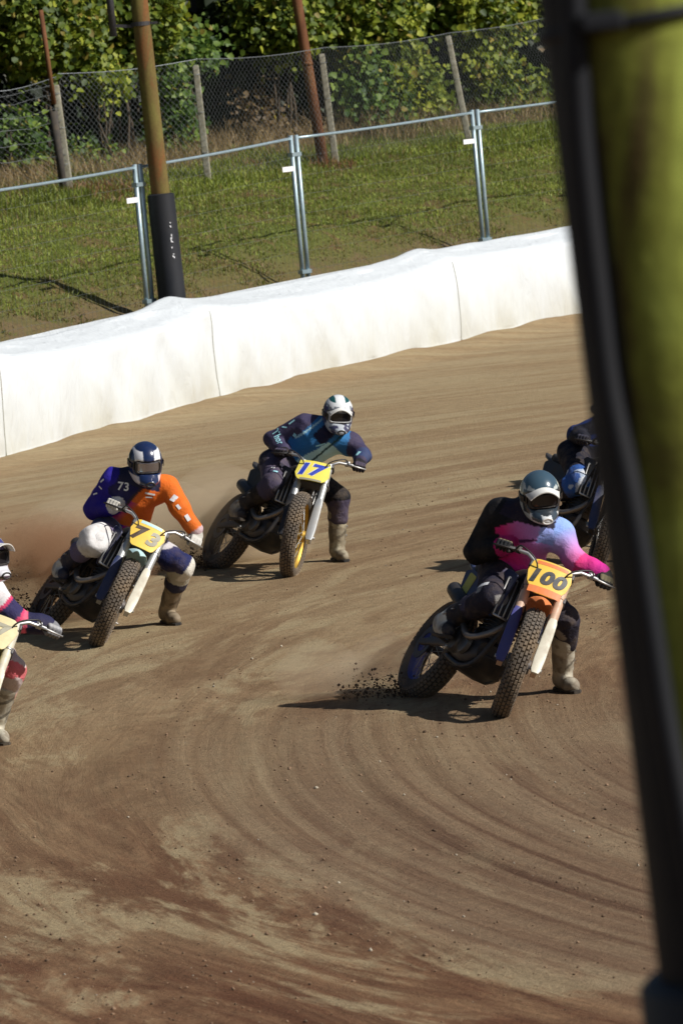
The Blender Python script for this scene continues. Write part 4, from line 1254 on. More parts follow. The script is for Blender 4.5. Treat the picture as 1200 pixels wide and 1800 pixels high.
# ================================================================== RIDERS
from mathutils.bvhtree import BVHTree
DBG = False
M_UNDER = simple('base_layer', (.012, .012, .016), .85, dust=.1)
M_SKIN = simple('skin', (.45, .27, .19), .6, dust=.1)
M_JERSEY = printed('jersey_cloth', .75, .12, .35, .25)
M_TROUS = printed('trouser_cloth', .8, .35, .45, .25)
M_BOOT = printed('boot_leather', .7, .45, .20, .3, 12)
M_GLOVE = printed('glove_cloth', .8, .2, .2, .2, 20)
M_SHELL = printed('helmet_shell', .25, .10, 0, .5, 12); M_SHELL.node_tree.nodes['Principled BSDF'].inputs['Coat Weight'].default_value = .3
M_LENS, _t, _b = mat_new('goggle_lens'); _b.inputs['Base Color'].default_value = (.02, .018, .02, 1); _b.inputs['Roughness'].default_value = .08
M_LENS_MIR, _t, _b = mat_new('mirror_lens'); _b.inputs['Base Color'].default_value = (.35, .33, .36, 1); _b.inputs['Roughness'].default_value = .12; _b.inputs['Metallic'].default_value = .8
M_SOLE = simple('boot_sole', (.02, .018, .016), .8, dust=.4)
M_WHITE = simple('white_print', (.78, .78, .78), .7, dust=.1)
M_AQUA = simple('aqua_print', (.35, .68, .75), .7, dust=.1)
def on_ray(px, py, c, dist, near=True):
    """point on the pixel's ray at a given distance from c"""
    r = ray(px, py).normalized(); k = (c - CAM).dot(r); p = CAM + r * k; e = (p - c).length
    if e >= dist: return p
    q = math.sqrt(dist * dist - e * e); return CAM + r * (k - q if near else k + q)
def ik(a, b, l1, l2, px, side=None):
    d = b - a; L = d.length
    if L > (l1 + l2) * .985:
        f = L / ((l1 + l2) * .985); l1 *= f; l2 *= f
    u = d / L; x = (l1 * l1 - l2 * l2 + L * L) / (2 * L); r = math.sqrt(max(l1 * l1 - x * x, 1e-6))
    e1 = u.orthogonal().normalized(); e2 = u.cross(e1)
    best = None
    for k in range(72):
        th = 2 * PI * k / 72; p = a + u * x + (e1 * math.cos(th) + e2 * math.sin(th)) * r
        q = proj(p); s = (q[0] - px[0]) ** 2 + (q[1] - px[1]) ** 2
        if side is not None: s -= 260 * (p - a).dot(side) / .1
        if best is None or s < best[0]: best = (s, p)
    return best[1]
def mixv(a, b, t):
    a = np.array(a, float); b = np.array(b, float); t = np.clip(np.asarray(t), 0, 1)[:, None]
    return a * (1 - t) + b * t
def setc(C, m, col): C[m] = np.array(col, float)
def rider(B, J, style, label, bootcol=(.36, .32, .24)):
    W3 = Vector((0, 0, 1))
    pel = B['seat'] + W3 * J.get('lift', .09) + B['left'] * J.get('hang', 0.0) - Vector((B['fwd'].x, B['fwd'].y, 0)) * J.get('back', .0)
    pel = pel + RT * J.get('pshift', 0)
    neck = on_ray(*J['neck'], pel, .465)
    dn = proj(neck)[2]
    head = at_d(*J['head'], dn - .10)
    rs = on_ray(*J['rs'], neck, .20, False); ls = on_ray(*J['ls'], neck, .20, False)
    rs = at_d(*J['rs'], min(proj(rs)[2], dn + .10)); ls = at_d(*J['ls'], min(proj(ls)[2], dn + .06))
    up = (neck - pel).normalized(); sd = (ls - rs); sd = (sd - up * sd.dot(up)).normalized(); fr = sd.cross(up).normalized()
    gx = float(track_z(pel.x, pel.y, False)); base = Vector((pel.x, pel.y, gx))
    root = empty('person', base)
    if DBG: print('DBG', label[:30], 'pel', [round(q) for q in proj(pel)[:2]], 'd', round(proj(pel)[2], 2), 'neck d', round(dn, 2), 'gripR', [round(q) for q in proj(B['gripR'][0])], 'gripL', [round(q) for q in proj(B['gripL'][0])], 'peg', [round(q) for q in proj(B['peg'])])
    o = np.array(base)
    hands = {}
    for k, g in (('r', B['gripR']), ('l', B['gripL'])):
        S_ = rs if k == 'r' else ls
        ax = g[1]; kd = g[0] - S_; kd = kd + Vector((0, 0, .25)) * (1 if k == 'r' else .3); kd = (kd - ax * kd.dot(ax)).normalized()
        nn = kd.cross(ax).normalized()
        if nn.z < 0: nn = -nn
        hands[k] = (g[0], ax, kd, nn, g[0] - kd * .085 + nn * .022)
    rw, lw = hands['r'][4], hands['l'][4]
    re_ = ik(rs, rw, .29, .26, J['re'], -fr * .2); dl_ = min(.55, (lw - ls).length * 1.07); le_ = ik(ls, lw, dl_ * .52, dl_ * .48, J['le'], -fr * .2)
    hipd = B['left']; hipd = Vector((hipd.x, hipd.y, hipd.z * .5)).normalized()
    rh = pel - hipd * .10 - up * .02; lh = pel + hipd * .10 - up * .02
    bu = (B['up'] + W3).normalized()
    ra = B['peg'] + bu * .105 - B['fwd'] * .05 - B['left'] * .01
    rtoe = (B['fwd'] - B['left'] * .15 - bu * .10).normalized(); rup = bu
    lg = at_z(*J['lf'], 0)
    for _ in range(4): lg = at_z(*J['lf'], float(track_z(lg.x, lg.y, False)))
    la = lg + W3 * .105
    lt = at_z(*J['lt'], lg.z); ltoe = (lt - lg); ltoe.z = 0
    tf = Vector((B['fwd'].x, B['fwd'].y, 0)).normalized()
    ltoe = (ltoe.normalized() * .8 + tf * .5).normalized(); lup = W3
    rk = ik(rh, ra, .44, .43, J['rk'], B['fwd']); lk = ik(lh, la, .44, .43, J['lk'], B['fwd'])
    def A_(v): return np.array(v - base)
    pel_, neck_, head_, rs_, ls_, re2, le2, rw_, lw_, rh_, lh_, rk_, lk_, ra_, la_ = map(A_, (pel, neck, head, rs, ls, re_, le_, rw, lw, rh, lh, rk, lk, ra, la))
    upn, frn, sdn = np.array(up), np.array(fr), np.array(sd)
    waist = pel_ + upn * .17; chest = neck_ - upn * .15
    def torso(P, g):
        d = cap(P, pel_, waist, .150 + g, .132 + g, .80, frn)
        d = smin(d, cap(P, waist, chest + frn * .015, .135 + g, .165 + g, .76, frn), .06)
        d = smin(d, cap(P, rs_ * .9 + neck_ * .1 - upn * .03, ls_ * .9 + neck_ * .1 - upn * .03, .078 + g, .078 + g), .07)
        d = smin(d, cap(P, chest, neck_, .11 + g, .065 + g), .06)
        return d
    def arm(P, s, e, w_, g, end=1.0):
        d = cap(P, s, e, .060 + g, .050 + g)
        return smin(d, cap(P, e, e + (w_ - e) * end, .049 + g, .034 + g), .02)
    def leg(P, h, k, a, g, end=1.0):
        d = cap(P, h, k, .092 + g, .064 + g)
        d = smin(d, cap(P, k, k + (a - k) * end, .064 + g, .056 + g), .03)
        return d
    def bounds(pts, pad): 
        pts = np.array(pts); return pts.min(0) - pad, pts.max(0) + pad
    # body, one continuous figure under the clothes
    def f_body(P):
        d = torso(P, -.012)
        for s, e, q in ((rs_, re2, rw_), (ls_, le2, lw_)): d = smin(d, arm(P, s, e, q, -.012), .03)
        for h, k, a in ((rh_, rk_, ra_), (lh_, lk_, la_)): d = smin(d, leg(P, h, k, a, -.014), .04)
        d = smin(d, cap(P, neck_, head_, .055, .06), .02)
        return smin(d, ell(P, head_, np.eye(3), (.085, .085, .10)), .02)
    lo, hi = bounds([pel_, neck_, head_, rs_, ls_, re2, le2, rw_, lw_, rk_, lk_, ra_, la_], .16)
    V, Q = surfnet(f_body, lo, hi, .022)
    link('body', mesh_np('body', V, Q), M_UNDER, root)
    # folds
    def folds(P, amp, sc_=9.0, dirv=None):
        q = P.copy()
        n1 = vn3(q + 3, sc_); n2 = vn3(q + 9, sc_ * 2.3)
        return amp * ((1 - np.abs(2 * n1 - 1) * 2.2)) + amp * .5 * (n2 - .5) * 2
    # jersey
    def f_jer(P):
        t_ = torso(P, .020)
        hem = ((P - pel_) @ upn) + J.get('hem', .03)
        t_ = np.maximum(t_, -hem)
        d = t_
        for s, e, q in ((rs_, re2, rw_), (ls_, le2, lw_)): d = smin(d, arm(P, s, e, q, .017, .84), .032)
        return d - folds(P, .0125, 8.0)
    lo, hi = bounds([pel_, neck_, rs_, ls_, re2, le2, rw_, lw_], .20)
    V, Q = surfnet(f_jer, lo, hi, .0105)
    def bones(V):
        D = [torso(V, 0)] + [cap(V, a, b, ra, rb) for a, b, ra, rb in ((rs_, re2, .06, .05), (re2, rw_, .05, .035), (ls_, le2, .06, .05), (le2, lw_, .05, .035))]
        D[0] = D[0] + .012
        D = np.stack(D, 1); bid = D.argmin(1)
        def par(a, b): ba = b - a; return np.clip(((V - a) @ ba) / (ba @ ba), 0, 1)
        T = np.stack([np.zeros(len(V)), par(rs_, re2), par(re2, rw_), par(ls_, le2), par(le2, lw_)], 1)[np.arange(len(V)), bid]
        l = ((V - (pel_ + neck_) / 2) @ sdn) / .20; h = ((V - pel_) @ upn) / .50; f = ((V - (pel_ + neck_) / 2) @ frn)
        return bid, T, l, h, f
    C = style['jersey'](*bones(V), V)
    jm = mesh_np('jersey', V, Q, C); jo = link('jersey', jm, M_JERSEY, root)
    bvh_j = BVHTree.FromPolygons([tuple(v) for v in V], [tuple(q) for q in Q])
    # collar
    cr = MB(); up_c = (A_(head) - neck_); up_c = Vector(up_c).normalized(); a_ = up_c.orthogonal().normalized(); b_ = up_c.cross(a_)
    cr.tube([Vector(neck_) + up_c * .03 + (a_ * math.cos(t) + b_ * math.sin(t)) * .075 for t in np.linspace(0, 2 * PI, 25)], .012, 6, False)
    cr.build('collar', style.get('collar', M_BLACK), jo, smooth=True)
    # trousers
    def f_tr(P):
        d = cap(P, pel_ - upn * .02, pel_ + upn * .10, .150, .142, .85, frn)
        d = smin(d, leg(P, rh_, rk_, ra_, .020, .40), .05); d2 = leg(P, lh_, lk_, la_, .020, .40)
        d = smin(d, d2, .05)
        return d - folds(P, .0125, 8.0)
    lo, hi = bounds([pel_, rh_, lh_, rk_, lk_, rk_ + (ra_ - rk_) * .4, lk_ + (la_ - lk_) * .4], .20)
    V, Q = surfnet(f_tr, lo, hi, .0115)
    def par(a, b, V): ba = b - a; return ((V - a) @ ba) / (ba @ ba)
    Dl = np.stack([cap(V, rh_, rk_, .09, .06), cap(V, rk_, ra_, .06, .055), cap(V, lh_, lk_, .09, .06), cap(V, lk_, la_, .06, .055)], 1); bid = Dl.argmin(1)
    T = np.stack([par(rh_, rk_, V), par(rk_, ra_, V), par(lh_, lk_, V), par(lk_, la_, V)], 1)[np.arange(len(V)), bid]
    kneeR = np.linalg.norm(V - rk_, axis=1); kneeL = np.linalg.norm(V - lk_, axis=1)
    C = style['trousers'](bid, T, kneeR, kneeL, V, np.array(B['left']), rk_, lk_)
    to_ = link('trousers', mesh_np('trousers', V, Q, C), M_TROUS, root)
    bvh_t = BVHTree.FromPolygons([tuple(v) for v in V], [tuple(q) for q in Q])
    # knee guards
    for kk, kd_, hp, an in (('R', rk_, rh_, ra_), ('L', lk_, lh_, la_)):
        if style.get('guard' + kk):
            out = (kd_ - (hp + an) / 2); out = out / np.linalg.norm(out)
            axv = (an - kd_) / np.linalg.norm(an - kd_); sdv = np.cross(out, axv)
            def f_k(P): 
                d = leg(P, hp, kd_, an, .042, .5) - folds(P, .0125, 8.0)
                return np.maximum(d, ell(P, kd_ + out * .045 + axv * .012, [out, axv, sdv], (.082, .090, .118)))
            V2, Q2 = surfnet(f_k, kd_ - .16, kd_ + .16, .011)
            link('knee_guard', mesh_np('knee_guard', V2, Q2, np.tile(np.array(style['guard' + kk]), (len(V2), 1))), M_BOOT, root)
    # boots
    for kk, an, kn, toe, bu_, bc in (('r', ra_, rk_, np.array(rtoe), np.array(rup), style.get('bootR', bootcol)), ('l', la_, lk_, np.array(ltoe), np.array(lup), style.get('bootL', bootcol))):
        toe = toe - bu_ * (toe @ bu_) * (.0 if kk == 'l' else 1); toe /= np.linalg.norm(toe)
        sdv = np.cross(bu_, toe); sh = (kn - an); shl = np.linalg.norm(sh); shn = sh / shl
        heel = an - toe * .055 - bu_ * .045; ball = an + toe * .13 - bu_ * .062; tip = an + toe * .185 - bu_ * .066
        def f_b(P):
            d = cap(P, an - bu_ * .01, an + shn * .13, .064, .064)
            d = smin(d, cap(P, an + shn * .12, an + shn * .31, .064, .082), .03)
            d = smin(d, cap(P, heel, ball, .046, .046), .04); d = smin(d, cap(P, ball, tip, .046, .036), .03)
            d = smin(d, cap(P, an + toe * .03 + shn * .04, an + toe * .035 + shn * .26, .038, .045), .015)
            for q in (.045, .13, .21, .28): d = smin(d, cap(P, an + shn * q + sdv * .030 + toe * .018, an + shn * q - sdv * .030 + toe * .018, .036 + q * .03, .036 + q * .03), .004)
            d = np.maximum(d, ((P - an) @ shn) - .335)
            d = np.maximum(d, -((P - an) @ bu_) - .092)
            return d - .009 * (vn3(P, 22) - .5)
        lo, hi = bounds([heel, tip, an, an + sh * .8], .12)
        V2, Q2 = surfnet(f_b, lo, hi, .0095)
        hgt = (V2 - an) @ shn; toeq = (V2 - an) @ toe
        C2 = np.tile(np.array(bc), (len(V2), 1)) * (.75 + .5 * vn3(V2, 14))[:, None]
        low = sstep(.02, -.07, (V2 - an) @ bu_)[:, None]; C2 = C2 * (1 - .45 * low) + np.array((.12, .085, .055)) * .45 * low
        for q in (.115, .225):
            C2[(np.abs(hgt - q - .5 * ((V2 - an) @ sdv)) < .013) & ((V2 - an) @ sdv * (1 if kk == 'l' else -1) > -.02)] *= .35
        C2 = np.where(((vn3(V2, 20) > .56) & (hgt < .30))[:, None], C2 * .5 + np.array((.06, .042, .026)), C2)
        if style.get('shaft' + kk.upper()): C2[hgt > .085] = np.array(style['shaft' + kk.upper()])
        side_dark = (np.abs((V2 - an) @ sdv) > .045) & (hgt > .06) & (hgt < .20); C2[side_dark] *= .65
        bo = link('boot', mesh_np('boot', V2, Q2, C2), M_BOOT, root)
        so = MB(); SM = Matrix((Vector(toe), Vector(sdv), Vector(bu_))).transposed()
        so.loft([ring(Vector(an) + Vector(toe) * x - Vector(bu_) * .095, Vector(sdv), Vector(bu_), w_, .012, 12, 4) for x, w_ in ((-.105, .028), (-.08, .042), (-.02, .043), (.06, .046), (.15, .049), (.205, .038), (.225, .02))])
        smooth_by_angle(so.build('sole', M_SOLE, bo), 40)
        for q in (.10, .175, .25):
            bk_ = MB(); c = Vector(an + shn * q); nrm_ = Vector(sdv if kk == 'l' else -sdv)
            bk_.box(c + nrm_ * (.071 + (q - .1) * .05), (.05, .012, .018), Matrix((Vector(toe), nrm_, Vector(shn))).transposed()); bk_.build('buckle', style.get('buckle', M_ALU), bo, bevel=.002)
    # gloves with five fingers closed on the grip
    for kk in ('r', 'l'):
        g, ax, kd_, nn, wr = hands[kk]; g_ = A_(g); ax_, k_, n_ = np.array(ax), np.array(kd_), np.array(nn); w_ = A_(wr)
        fore = (re2 if kk == 'r' else le2) - w_; fore /= np.linalg.norm(fore)
        def f_g(P):
            d = cap(P, w_ + fore * .05, w_, .040, .036)
            palm = sbox(P, g_ - k_ * .032 + n_ * .022, [ax_, k_, n_], (.044, .042, .017), .014)
            d = smin(d, palm, .03)
            for i, of in enumerate((-.034, -.011, .012, .034)):
                s_ = (.90, 1.0, 1.05, .98)[i]; c = g_ + ax_ * of
                pts_ = [c - k_ * .004 + n_ * .030, c + k_ * .032 * s_ + n_ * .020, c + k_ * .034 * s_ - n_ * .012, c + k_ * .010 - n_ * .030 * s_]
                for a, b, r1, r2 in zip(pts_[:-1], pts_[1:], (.0125, .0112, .0105), (.0112, .0105, .0095)): d = smin(d, cap(P, a, b, r1, r2), .004)
            tb = [g_ + ax_ * .042 - k_ * .045 + n_ * .010, g_ + ax_ * .052 - k_ * .018 - n_ * .012, g_ + ax_ * .040 + k_ * .010 - n_ * .026]
            for a, b, r1, r2 in zip(tb[:-1], tb[1:], (.016, .0125), (.0125, .0105)): d = smin(d, cap(P, a, b, r1, r2), .006)
            return d
        lo, hi = bounds([g_, w_ + fore * .05], .085)
        V2, Q2 = surfnet(f_g, lo, hi, .0052)
        gc = np.array(style['glove']); kn_ = ((V2 - g_) @ n_ > .03) & ((V2 - g_) @ k_ > -.03)
        C2 = np.tile(gc, (len(V2), 1)); C2[kn_] = np.array(style.get('knuckle', gc * 1.6))
        link('glove', mesh_np('glove', V2, Q2, C2), M_GLOVE, root)
    # helmet
    hf = Vector(J['face']).normalized(); hz = Vector(J.get('hup', (0, 0, 1))); hy = hz.cross(hf).normalized(); hz = hf.cross(hy).normalized()
    HM = Matrix((hf, hy, hz)).transposed().to_4x4(); k_ = J.get('hs', 1.0); HM = Matrix.Translation(head - base) @ HM @ Matrix.Scale(k_, 4)
    E = np.eye(3)
    def f_h(P):
        d = ell(P, (-.012, 0, .022), E, (.146, .124, .140))
        d = smin(d, ell(P, (-.02, 0, -.06), E, (.128, .112, .10)), .05)
        ch_ = ell(P, (.080, 0, -.088), E, (.118, .086, .050)); d = smin(d, ch_, .05)
        d = smin(d, ell(P, (.185, 0, -.088), E, (.022, .040, .026)), .02)
        d = np.maximum(d, -.150 - P[:, 2])
        xx = P.copy(); xx[:, 0] = P[:, 0] + 2.2 * P[:, 1] ** 2
        port = sbox(xx, (.155, 0, .012), E, (.080, .108, .050), .035)
        return np.maximum(d, -port)
    V2, Q2 = surfnet(f_h, (-.19, -.16, -.19), (.24, .16, .19), .0085)
    C2 = style['helmet'](V2)
    xx = V2[:, 0] + 2.2 * V2[:, 1] ** 2
    inner = (np.abs(V2[:, 1]) < .106) & (np.abs(V2[:, 2] - .012) < .046) & (V2[:, 0] > .02) & (xx < .09)
    C2[inner] = (.012, .012, .014)
    hm = link('helmet', mesh_np('helmet', V2, Q2, C2), M_SHELL, root, HM)
    def f_fr(P):
        xx = P.copy(); xx[:, 0] = P[:, 0] + 2.0 * P[:, 1] ** 2
        return np.maximum(sbox(xx, (.105, 0, .010), E, (.026, .096, .047), .02), -sbox(xx, (.13, 0, .014), E, (.03, .083, .037), .02))
    V2, Q2 = surfnet(f_fr, (.02, -.12, -.06), (.16, .12, .08), .006)
    go = link('goggles', mesh_np('goggles', V2, Q2), style.get('goggle', M_BLACK), hm)
    def f_l(P):
        xx = P.copy(); xx[:, 0] = P[:, 0] + 2.0 * P[:, 1] ** 2
        return sbox(xx, (.112, 0, .014), E, (.008, .086, .040), .006)
    V2, Q2 = surfnet(f_l, (.05, -.11, -.04), (.14, .11, .07), .006)
    link('lens', mesh_np('lens', V2, Q2), style.get('lens', M_LENS), go)
    st_ = MB()
    for sg in (-1, 1):
        P_ = [Vector((.06, .118 * sg, .012)), Vector((.03, .131 * sg, .012)), Vector((-.05, .127 * sg, .010)), Vector((-.11, .09 * sg, .005)), Vector((-.152, .03 * sg, .0)), Vector((-.158, 0, 0))]
        for (a, b) in zip(P_[:-1], P_[1:]):
            st_.add([a - Vector((0, 0, .02)), b - Vector((0, 0, .02)), b + Vector((0, 0, .02)), a + Vector((0, 0, .02))], [(0, 1, 2, 3)])
    st_.build('goggle_strap', style.get('strap', M_BLACK), go, smooth=True)
    vt = MB(); vt.tube([Vector((.203, .030 * math.cos(t), -.088 + .017 * math.sin(t))) for t in np.linspace(0, 2 * PI, 17)], .006, 6, False); vt.build('chin_vent', style.get('vent', M_BLACK), hm, smooth=True)
    vt2 = MB(); vt2.tube([Vector((.196, 0, -.088)), Vector((.2045, 0, -.088))], .022, 12); vt2.build('vent_mesh', M_BLACK, hm)
    if style.get('peak'):
        pmat, plen, ppit = style['peak']
        rows = []
        for q in np.linspace(0, 1, 7):
            r_ = []
            for e in (0, 1):
                for u in (np.linspace(-1, 1, 13) if e == 0 else np.linspace(1, -1, 13)):
                    wd = .112 - .022 * q; x = .090 + plen * q * (1 - .35 * u * u) - .055 * u * u * (1 - q); z = .105 - .055 * u * u + ppit * q - .006 * e
                    r_.append(Vector((x, wd * u, z)))
            rows.append(r_)
        pk = MB(); pk.loft(rows); smooth_by_angle(pk.build('peak', pmat, hm), 40)
    # prints on the cloth
    def decal(nm, par, bvh, px, poly_v, poly_f, mat, rot=0.0, off=.004):
        r = ray(*px).normalized(); hit = bvh.ray_cast(CAM - base, r)
        if hit[0] is None: return
        c, n0 = hit[0], hit[1]; n0 = (n0 - r * .6).normalized()
        e1 = RT * math.cos(rot) - UP * math.sin(rot); e2 = RT * math.sin(rot) + UP * math.cos(rot)
        e1 = (e1 - n0 * e1.dot(n0)).normalized(); e2 = (e2 - n0 * e2.dot(n0)); e2 = (e2 - e1 * e2.dot(e1)).normalized()
        mb = MB(); P_ = []
        for v in poly_v:
            q = c + e1 * float(v[0]) + e2 * float(v[1]); h2 = bvh.ray_cast(q + n0 * .12, -n0, .3)
            P_.append((h2[0] if h2[0] is not None else q) + n0 * off)
        mb.add(P_, poly_f); mb.build(nm, mat, par)
    for (kind, target, px, arg, mat, rot) in style.get('prints', []):
        par, bv = (jo, bvh_j) if target == 'j' else (to_, bvh_t)
        if kind == 'text':
            tv, tf = text_mesh(arg[0], arg[1], 0.0, arg[2]); decal('print', par, bv, px, tv, tf, mat, rot)
        else:
            w2, h2 = arg[0] / 2, arg[1] / 2; n = 5
            pv = [(-w2 + arg[0] * i / n, s_ * h2) for i in range(n + 1) for s_ in (-1, 1)]
            decal('print', par, bv, px, pv, [(2 * i, 2 * i + 2, 2 * i + 3, 2 * i + 1) for i in range(n)], mat, rot)
    tag(root, label, 'person', 'riders sliding through the bend')
    return root

# ------------------------------------------------------------------ colours
def paint(n, c, **k): return simple(n, c, k.pop('rough', .4), dust=k.pop('dust', .3), **k)
P_YEL = paint('plate_yellow', (.80, .52, .06), dust=.25); P_YEL2 = paint('plate_lemon', (.82, .70, .10), dust=.2); P_PALE = paint('plate_pale', (.66, .56, .30), dust=.3)
P_ORG = paint('orange_plastic', (.72, .20, .05)); P_NUM = paint('number_black', (.03, .035, .04), dust=.25); P_GREY = paint('number_grey', (.30, .28, .20), dust=.3)
P_BRN = paint('number_brown', (.06, .035, .02), dust=.2); P_BLUE = paint('number_blue', (.02, .05, .42), dust=.1); P_WHT = paint('white_plastic', (.75, .74, .70), dust=.3)
P_CRM = paint('cream_guard', (.66, .62, .50), dust=.4); P_VIO = paint('violet_guard', (.07, .07, .24), dust=.25); P_NAVY = paint('navy_plastic', (.02, .03, .09), dust=.25)
P_GOLD = paint('gold_anodised', (.62, .38, .06), metal=.7, rough=.35, dust=.2); P_BLUR = paint('blue_rim', (.03, .06, .35), dust=.2); P_CYAN = paint('pale_cyan', (.45, .66, .68), dust=.2)
P_SILV = paint('fork_silver', (.50, .51, .50), metal=.6, rough=.35, dust=.35); P_PEACH = paint('fork_peach', (.60, .40, .28), rough=.4, dust=.3); P_PINK = paint('pink_plastic', (.75, .12, .30))
def num(s, mat, size=.15, shear=.0, bold=.008, dx=(0, 0), sx=1.0, under=None):
    out = []
    if under: out.append((s, under[0], .0015, dx, shear, bold + under[1], size, sx))
    out.append((s, mat, .0035, dx, shear, bold, size, sx)); return out
C100 = dict(rim=M_BLACK, rrim=P_BLUR, hub=M_ENG, fork=P_PEACH, guardL=P_CRM, guardR=P_VIO, plate='mx', plate_mat=P_YEL, number=num('100', P_NUM, .140, .20, .008, (0, .005), 1.05),
            plate_marks=[(((-.10, .098), (.10, .124)), P_ORG, .0012), (((-.105, -.128), (.105, -.075)), P_ORG, .0010)], fender=P_ORG, shroud=P_NAVY, tank=M_BLACK, tail=P_NAVY, panel=P_NAVY, panel2=paint('panel_yellow', (.5, .45, .05)), band=P_PEACH)
C73 = dict(rim=M_BLACK, rrim=M_BLACK, hub=M_ENG, fork=P_SILV, guardL=P_CRM, guardR=P_NAVY, plate='hex', plate_mat=P_YEL, number=num('7', P_BRN, .17, .18, .009, (-.055, 0)) + num('3', P_GREY, .17, .18, .009, (.055, -.01)),
           plate_marks=[(((-.08, .095), (.085, .122)), P_CYAN, .0012)], fender=P_CYAN, shroud=P_NAVY, tank=M_BLACK, tail=P_NAVY, panel=P_NAVY)
C17 = dict(rim=P_GOLD, rrim=M_BLACK, hub=P_GOLD, fork=P_SILV, guardL=P_SILV, guardR=M_BLACK, plate='sq', plate_mat=P_YEL2, number=num('17', P_BLUE, .165, .22, .008, (0, .01), 1.2, (P_WHT, .005)),
           plate_marks=[(((-.09, -.104), (.09, -.085)), P_GREY, .0012)], shroud=M_BLACK, tank=M_BLACK, tail=M_BLACK, panel=M_BLACK)
CL = dict(rim=M_BLACK, rrim=M_BLACK, hub=M_ENG, fork=P_CRM, guardL=P_CRM, guardR=P_WHT, plate='hex', plate_mat=P_PALE, number=num('7', P_GREY, .17, .18, .008, (.04, 0)), fender=P_YEL2, shroud=P_WHT, tank=P_WHT, tail=P_PINK, panel=P_WHT)
CD = dict(rim=M_BLACK, rrim=M_BLACK, hub=M_ENG, fork=M_BLACK, guardL=P_WHT, guardR=P_NAVY, plate='hex', plate_mat=P_YEL2, number=num('5', P_NUM, .16, .1, .008), shroud=M_BLACK, tank=M_BLACK, tail=M_BLACK, panel=M_BLACK)

def helm_base(V, c): return np.tile(np.array(c, float), (len(V), 1))
def h100(V):
    C = helm_base(V, (.50, .54, .52)); x, y, z = V.T
    setc(C, (z > .05 + .6 * np.abs(y)) & (np.abs(y) < .085), (.045, .085, .12))
    setc(C, (np.abs(y) > .085) & (z > -.02) & (x < .06), (.05, .10, .13)); setc(C, (np.abs(y) > .10) & (z > .03), (.50, .53, .48))
    setc(C, (x > .03) & (np.abs(z) < .075), (.025, .035, .045)); setc(C, (x > .10) & (z < -.06), (.72, .74, .74)); setc(C, (x > .12) & (z < -.05) & (np.abs(y) > .03) & (z > -.10), (.04, .06, .08)); return C
def h73(V):
    C = helm_base(V, (.010, .022, .075)); x, y, z = V.T
    setc(C, (np.abs(np.abs(y) - .068) < .027) & (z > .045) & (z < .125), (.80, .80, .82)); setc(C, (np.abs(y) > .07) & (z < -.05), (.70, .64, .66)); setc(C, (z < -.115), (.72, .66, .68))
    setc(C, (np.abs(y) < .075) & (z > .050) & (z < .062) & (x > .08), (.45, .02, .04)); return C
def h17(V):
    C = helm_base(V, (.78, .80, .80)); x, y, z = V.T
    n = vn3(V, 26); setc(C, (n > .60) & (z < .10), (.20, .22, .25)); setc(C, (np.abs(y) > .095) & (z < .08), (.06, .05, .14)); setc(C, z < -.03, (.05, .05, .10))
    setc(C, (x > .05) & (z > -.04) & (z < .062), (.03, .03, .05)); setc(C, (np.abs(np.abs(y) - .06) < .022) & (z > .125), (.01, .08, .08)); setc(C, (z < -.03) & (n > .55), (.45, .48, .52)); return C
def hL(V):
    C = helm_base(V, (.75, .74, .78)); x, y, z = V.T; n = vn3(V, 15)
    setc(C, (n > .62), (.05, .04, .16)); setc(C, (z < -.09), (.06, .02, .05)); setc(C, (z < -.04) & (n > .55), (.55, .10, .20)); return C
def hD(V):
    C = helm_base(V, (.02, .025, .04)); setc(C, vn3(V, 14) > .58, (.10, .14, .2)); return C

def j100(bid, T, l, h, f, V):
    blk = (.008, .008, .010); C = mixv((.62, .015, .18), (.75, .10, .28), h * 1.3)
    q = l * .55 + (h - .55) * 1.2
    C = np.where((bid == 0)[:, None], mixv((.72, .02, .20), (.42, .34, .80), np.clip(.15 + q * 1.1, 0, 1)), C)
    low = (bid == 0) & (h < .28); C[low] = mixv((.26, .03, .42), (.70, .02, .24), (h[low] / .28) + .4 * (l[low] > 0) + .3 * (vn3(V[low], 8) - .5))
    LU, LF = bid == 3, bid == 4
    C[LU] = mixv((.28, .42, .85), (.72, .16, .42), T[LU] * 1.15); C[LF] = mixv((.78, .05, .20), (.60, .02, .30), T[LF])
    setc(C, (bid == 0) & (l > .55) & (h > .66), (.32, .40, .82))
    dark = ((bid == 0) & (h > .74 + .30 * (l + .6)) & (l < .2)) | (bid == 1) | ((bid == 2) & (T < .78)); setc(C, dark, blk)
    setc(C, (bid == 2) & (T >= .78), (.5, .02, .16)); setc(C, (bid == 0) & (np.abs(h - .62 - .12 * l) < .022) & (l > -.15) & (l < .55) & (f > 0), (.10, .02, .09))
    setc(C, (bid == 0) & (h > .86), (.02, .015, .03)); setc(C, (bid == 0) & (f < -.03), blk); return C
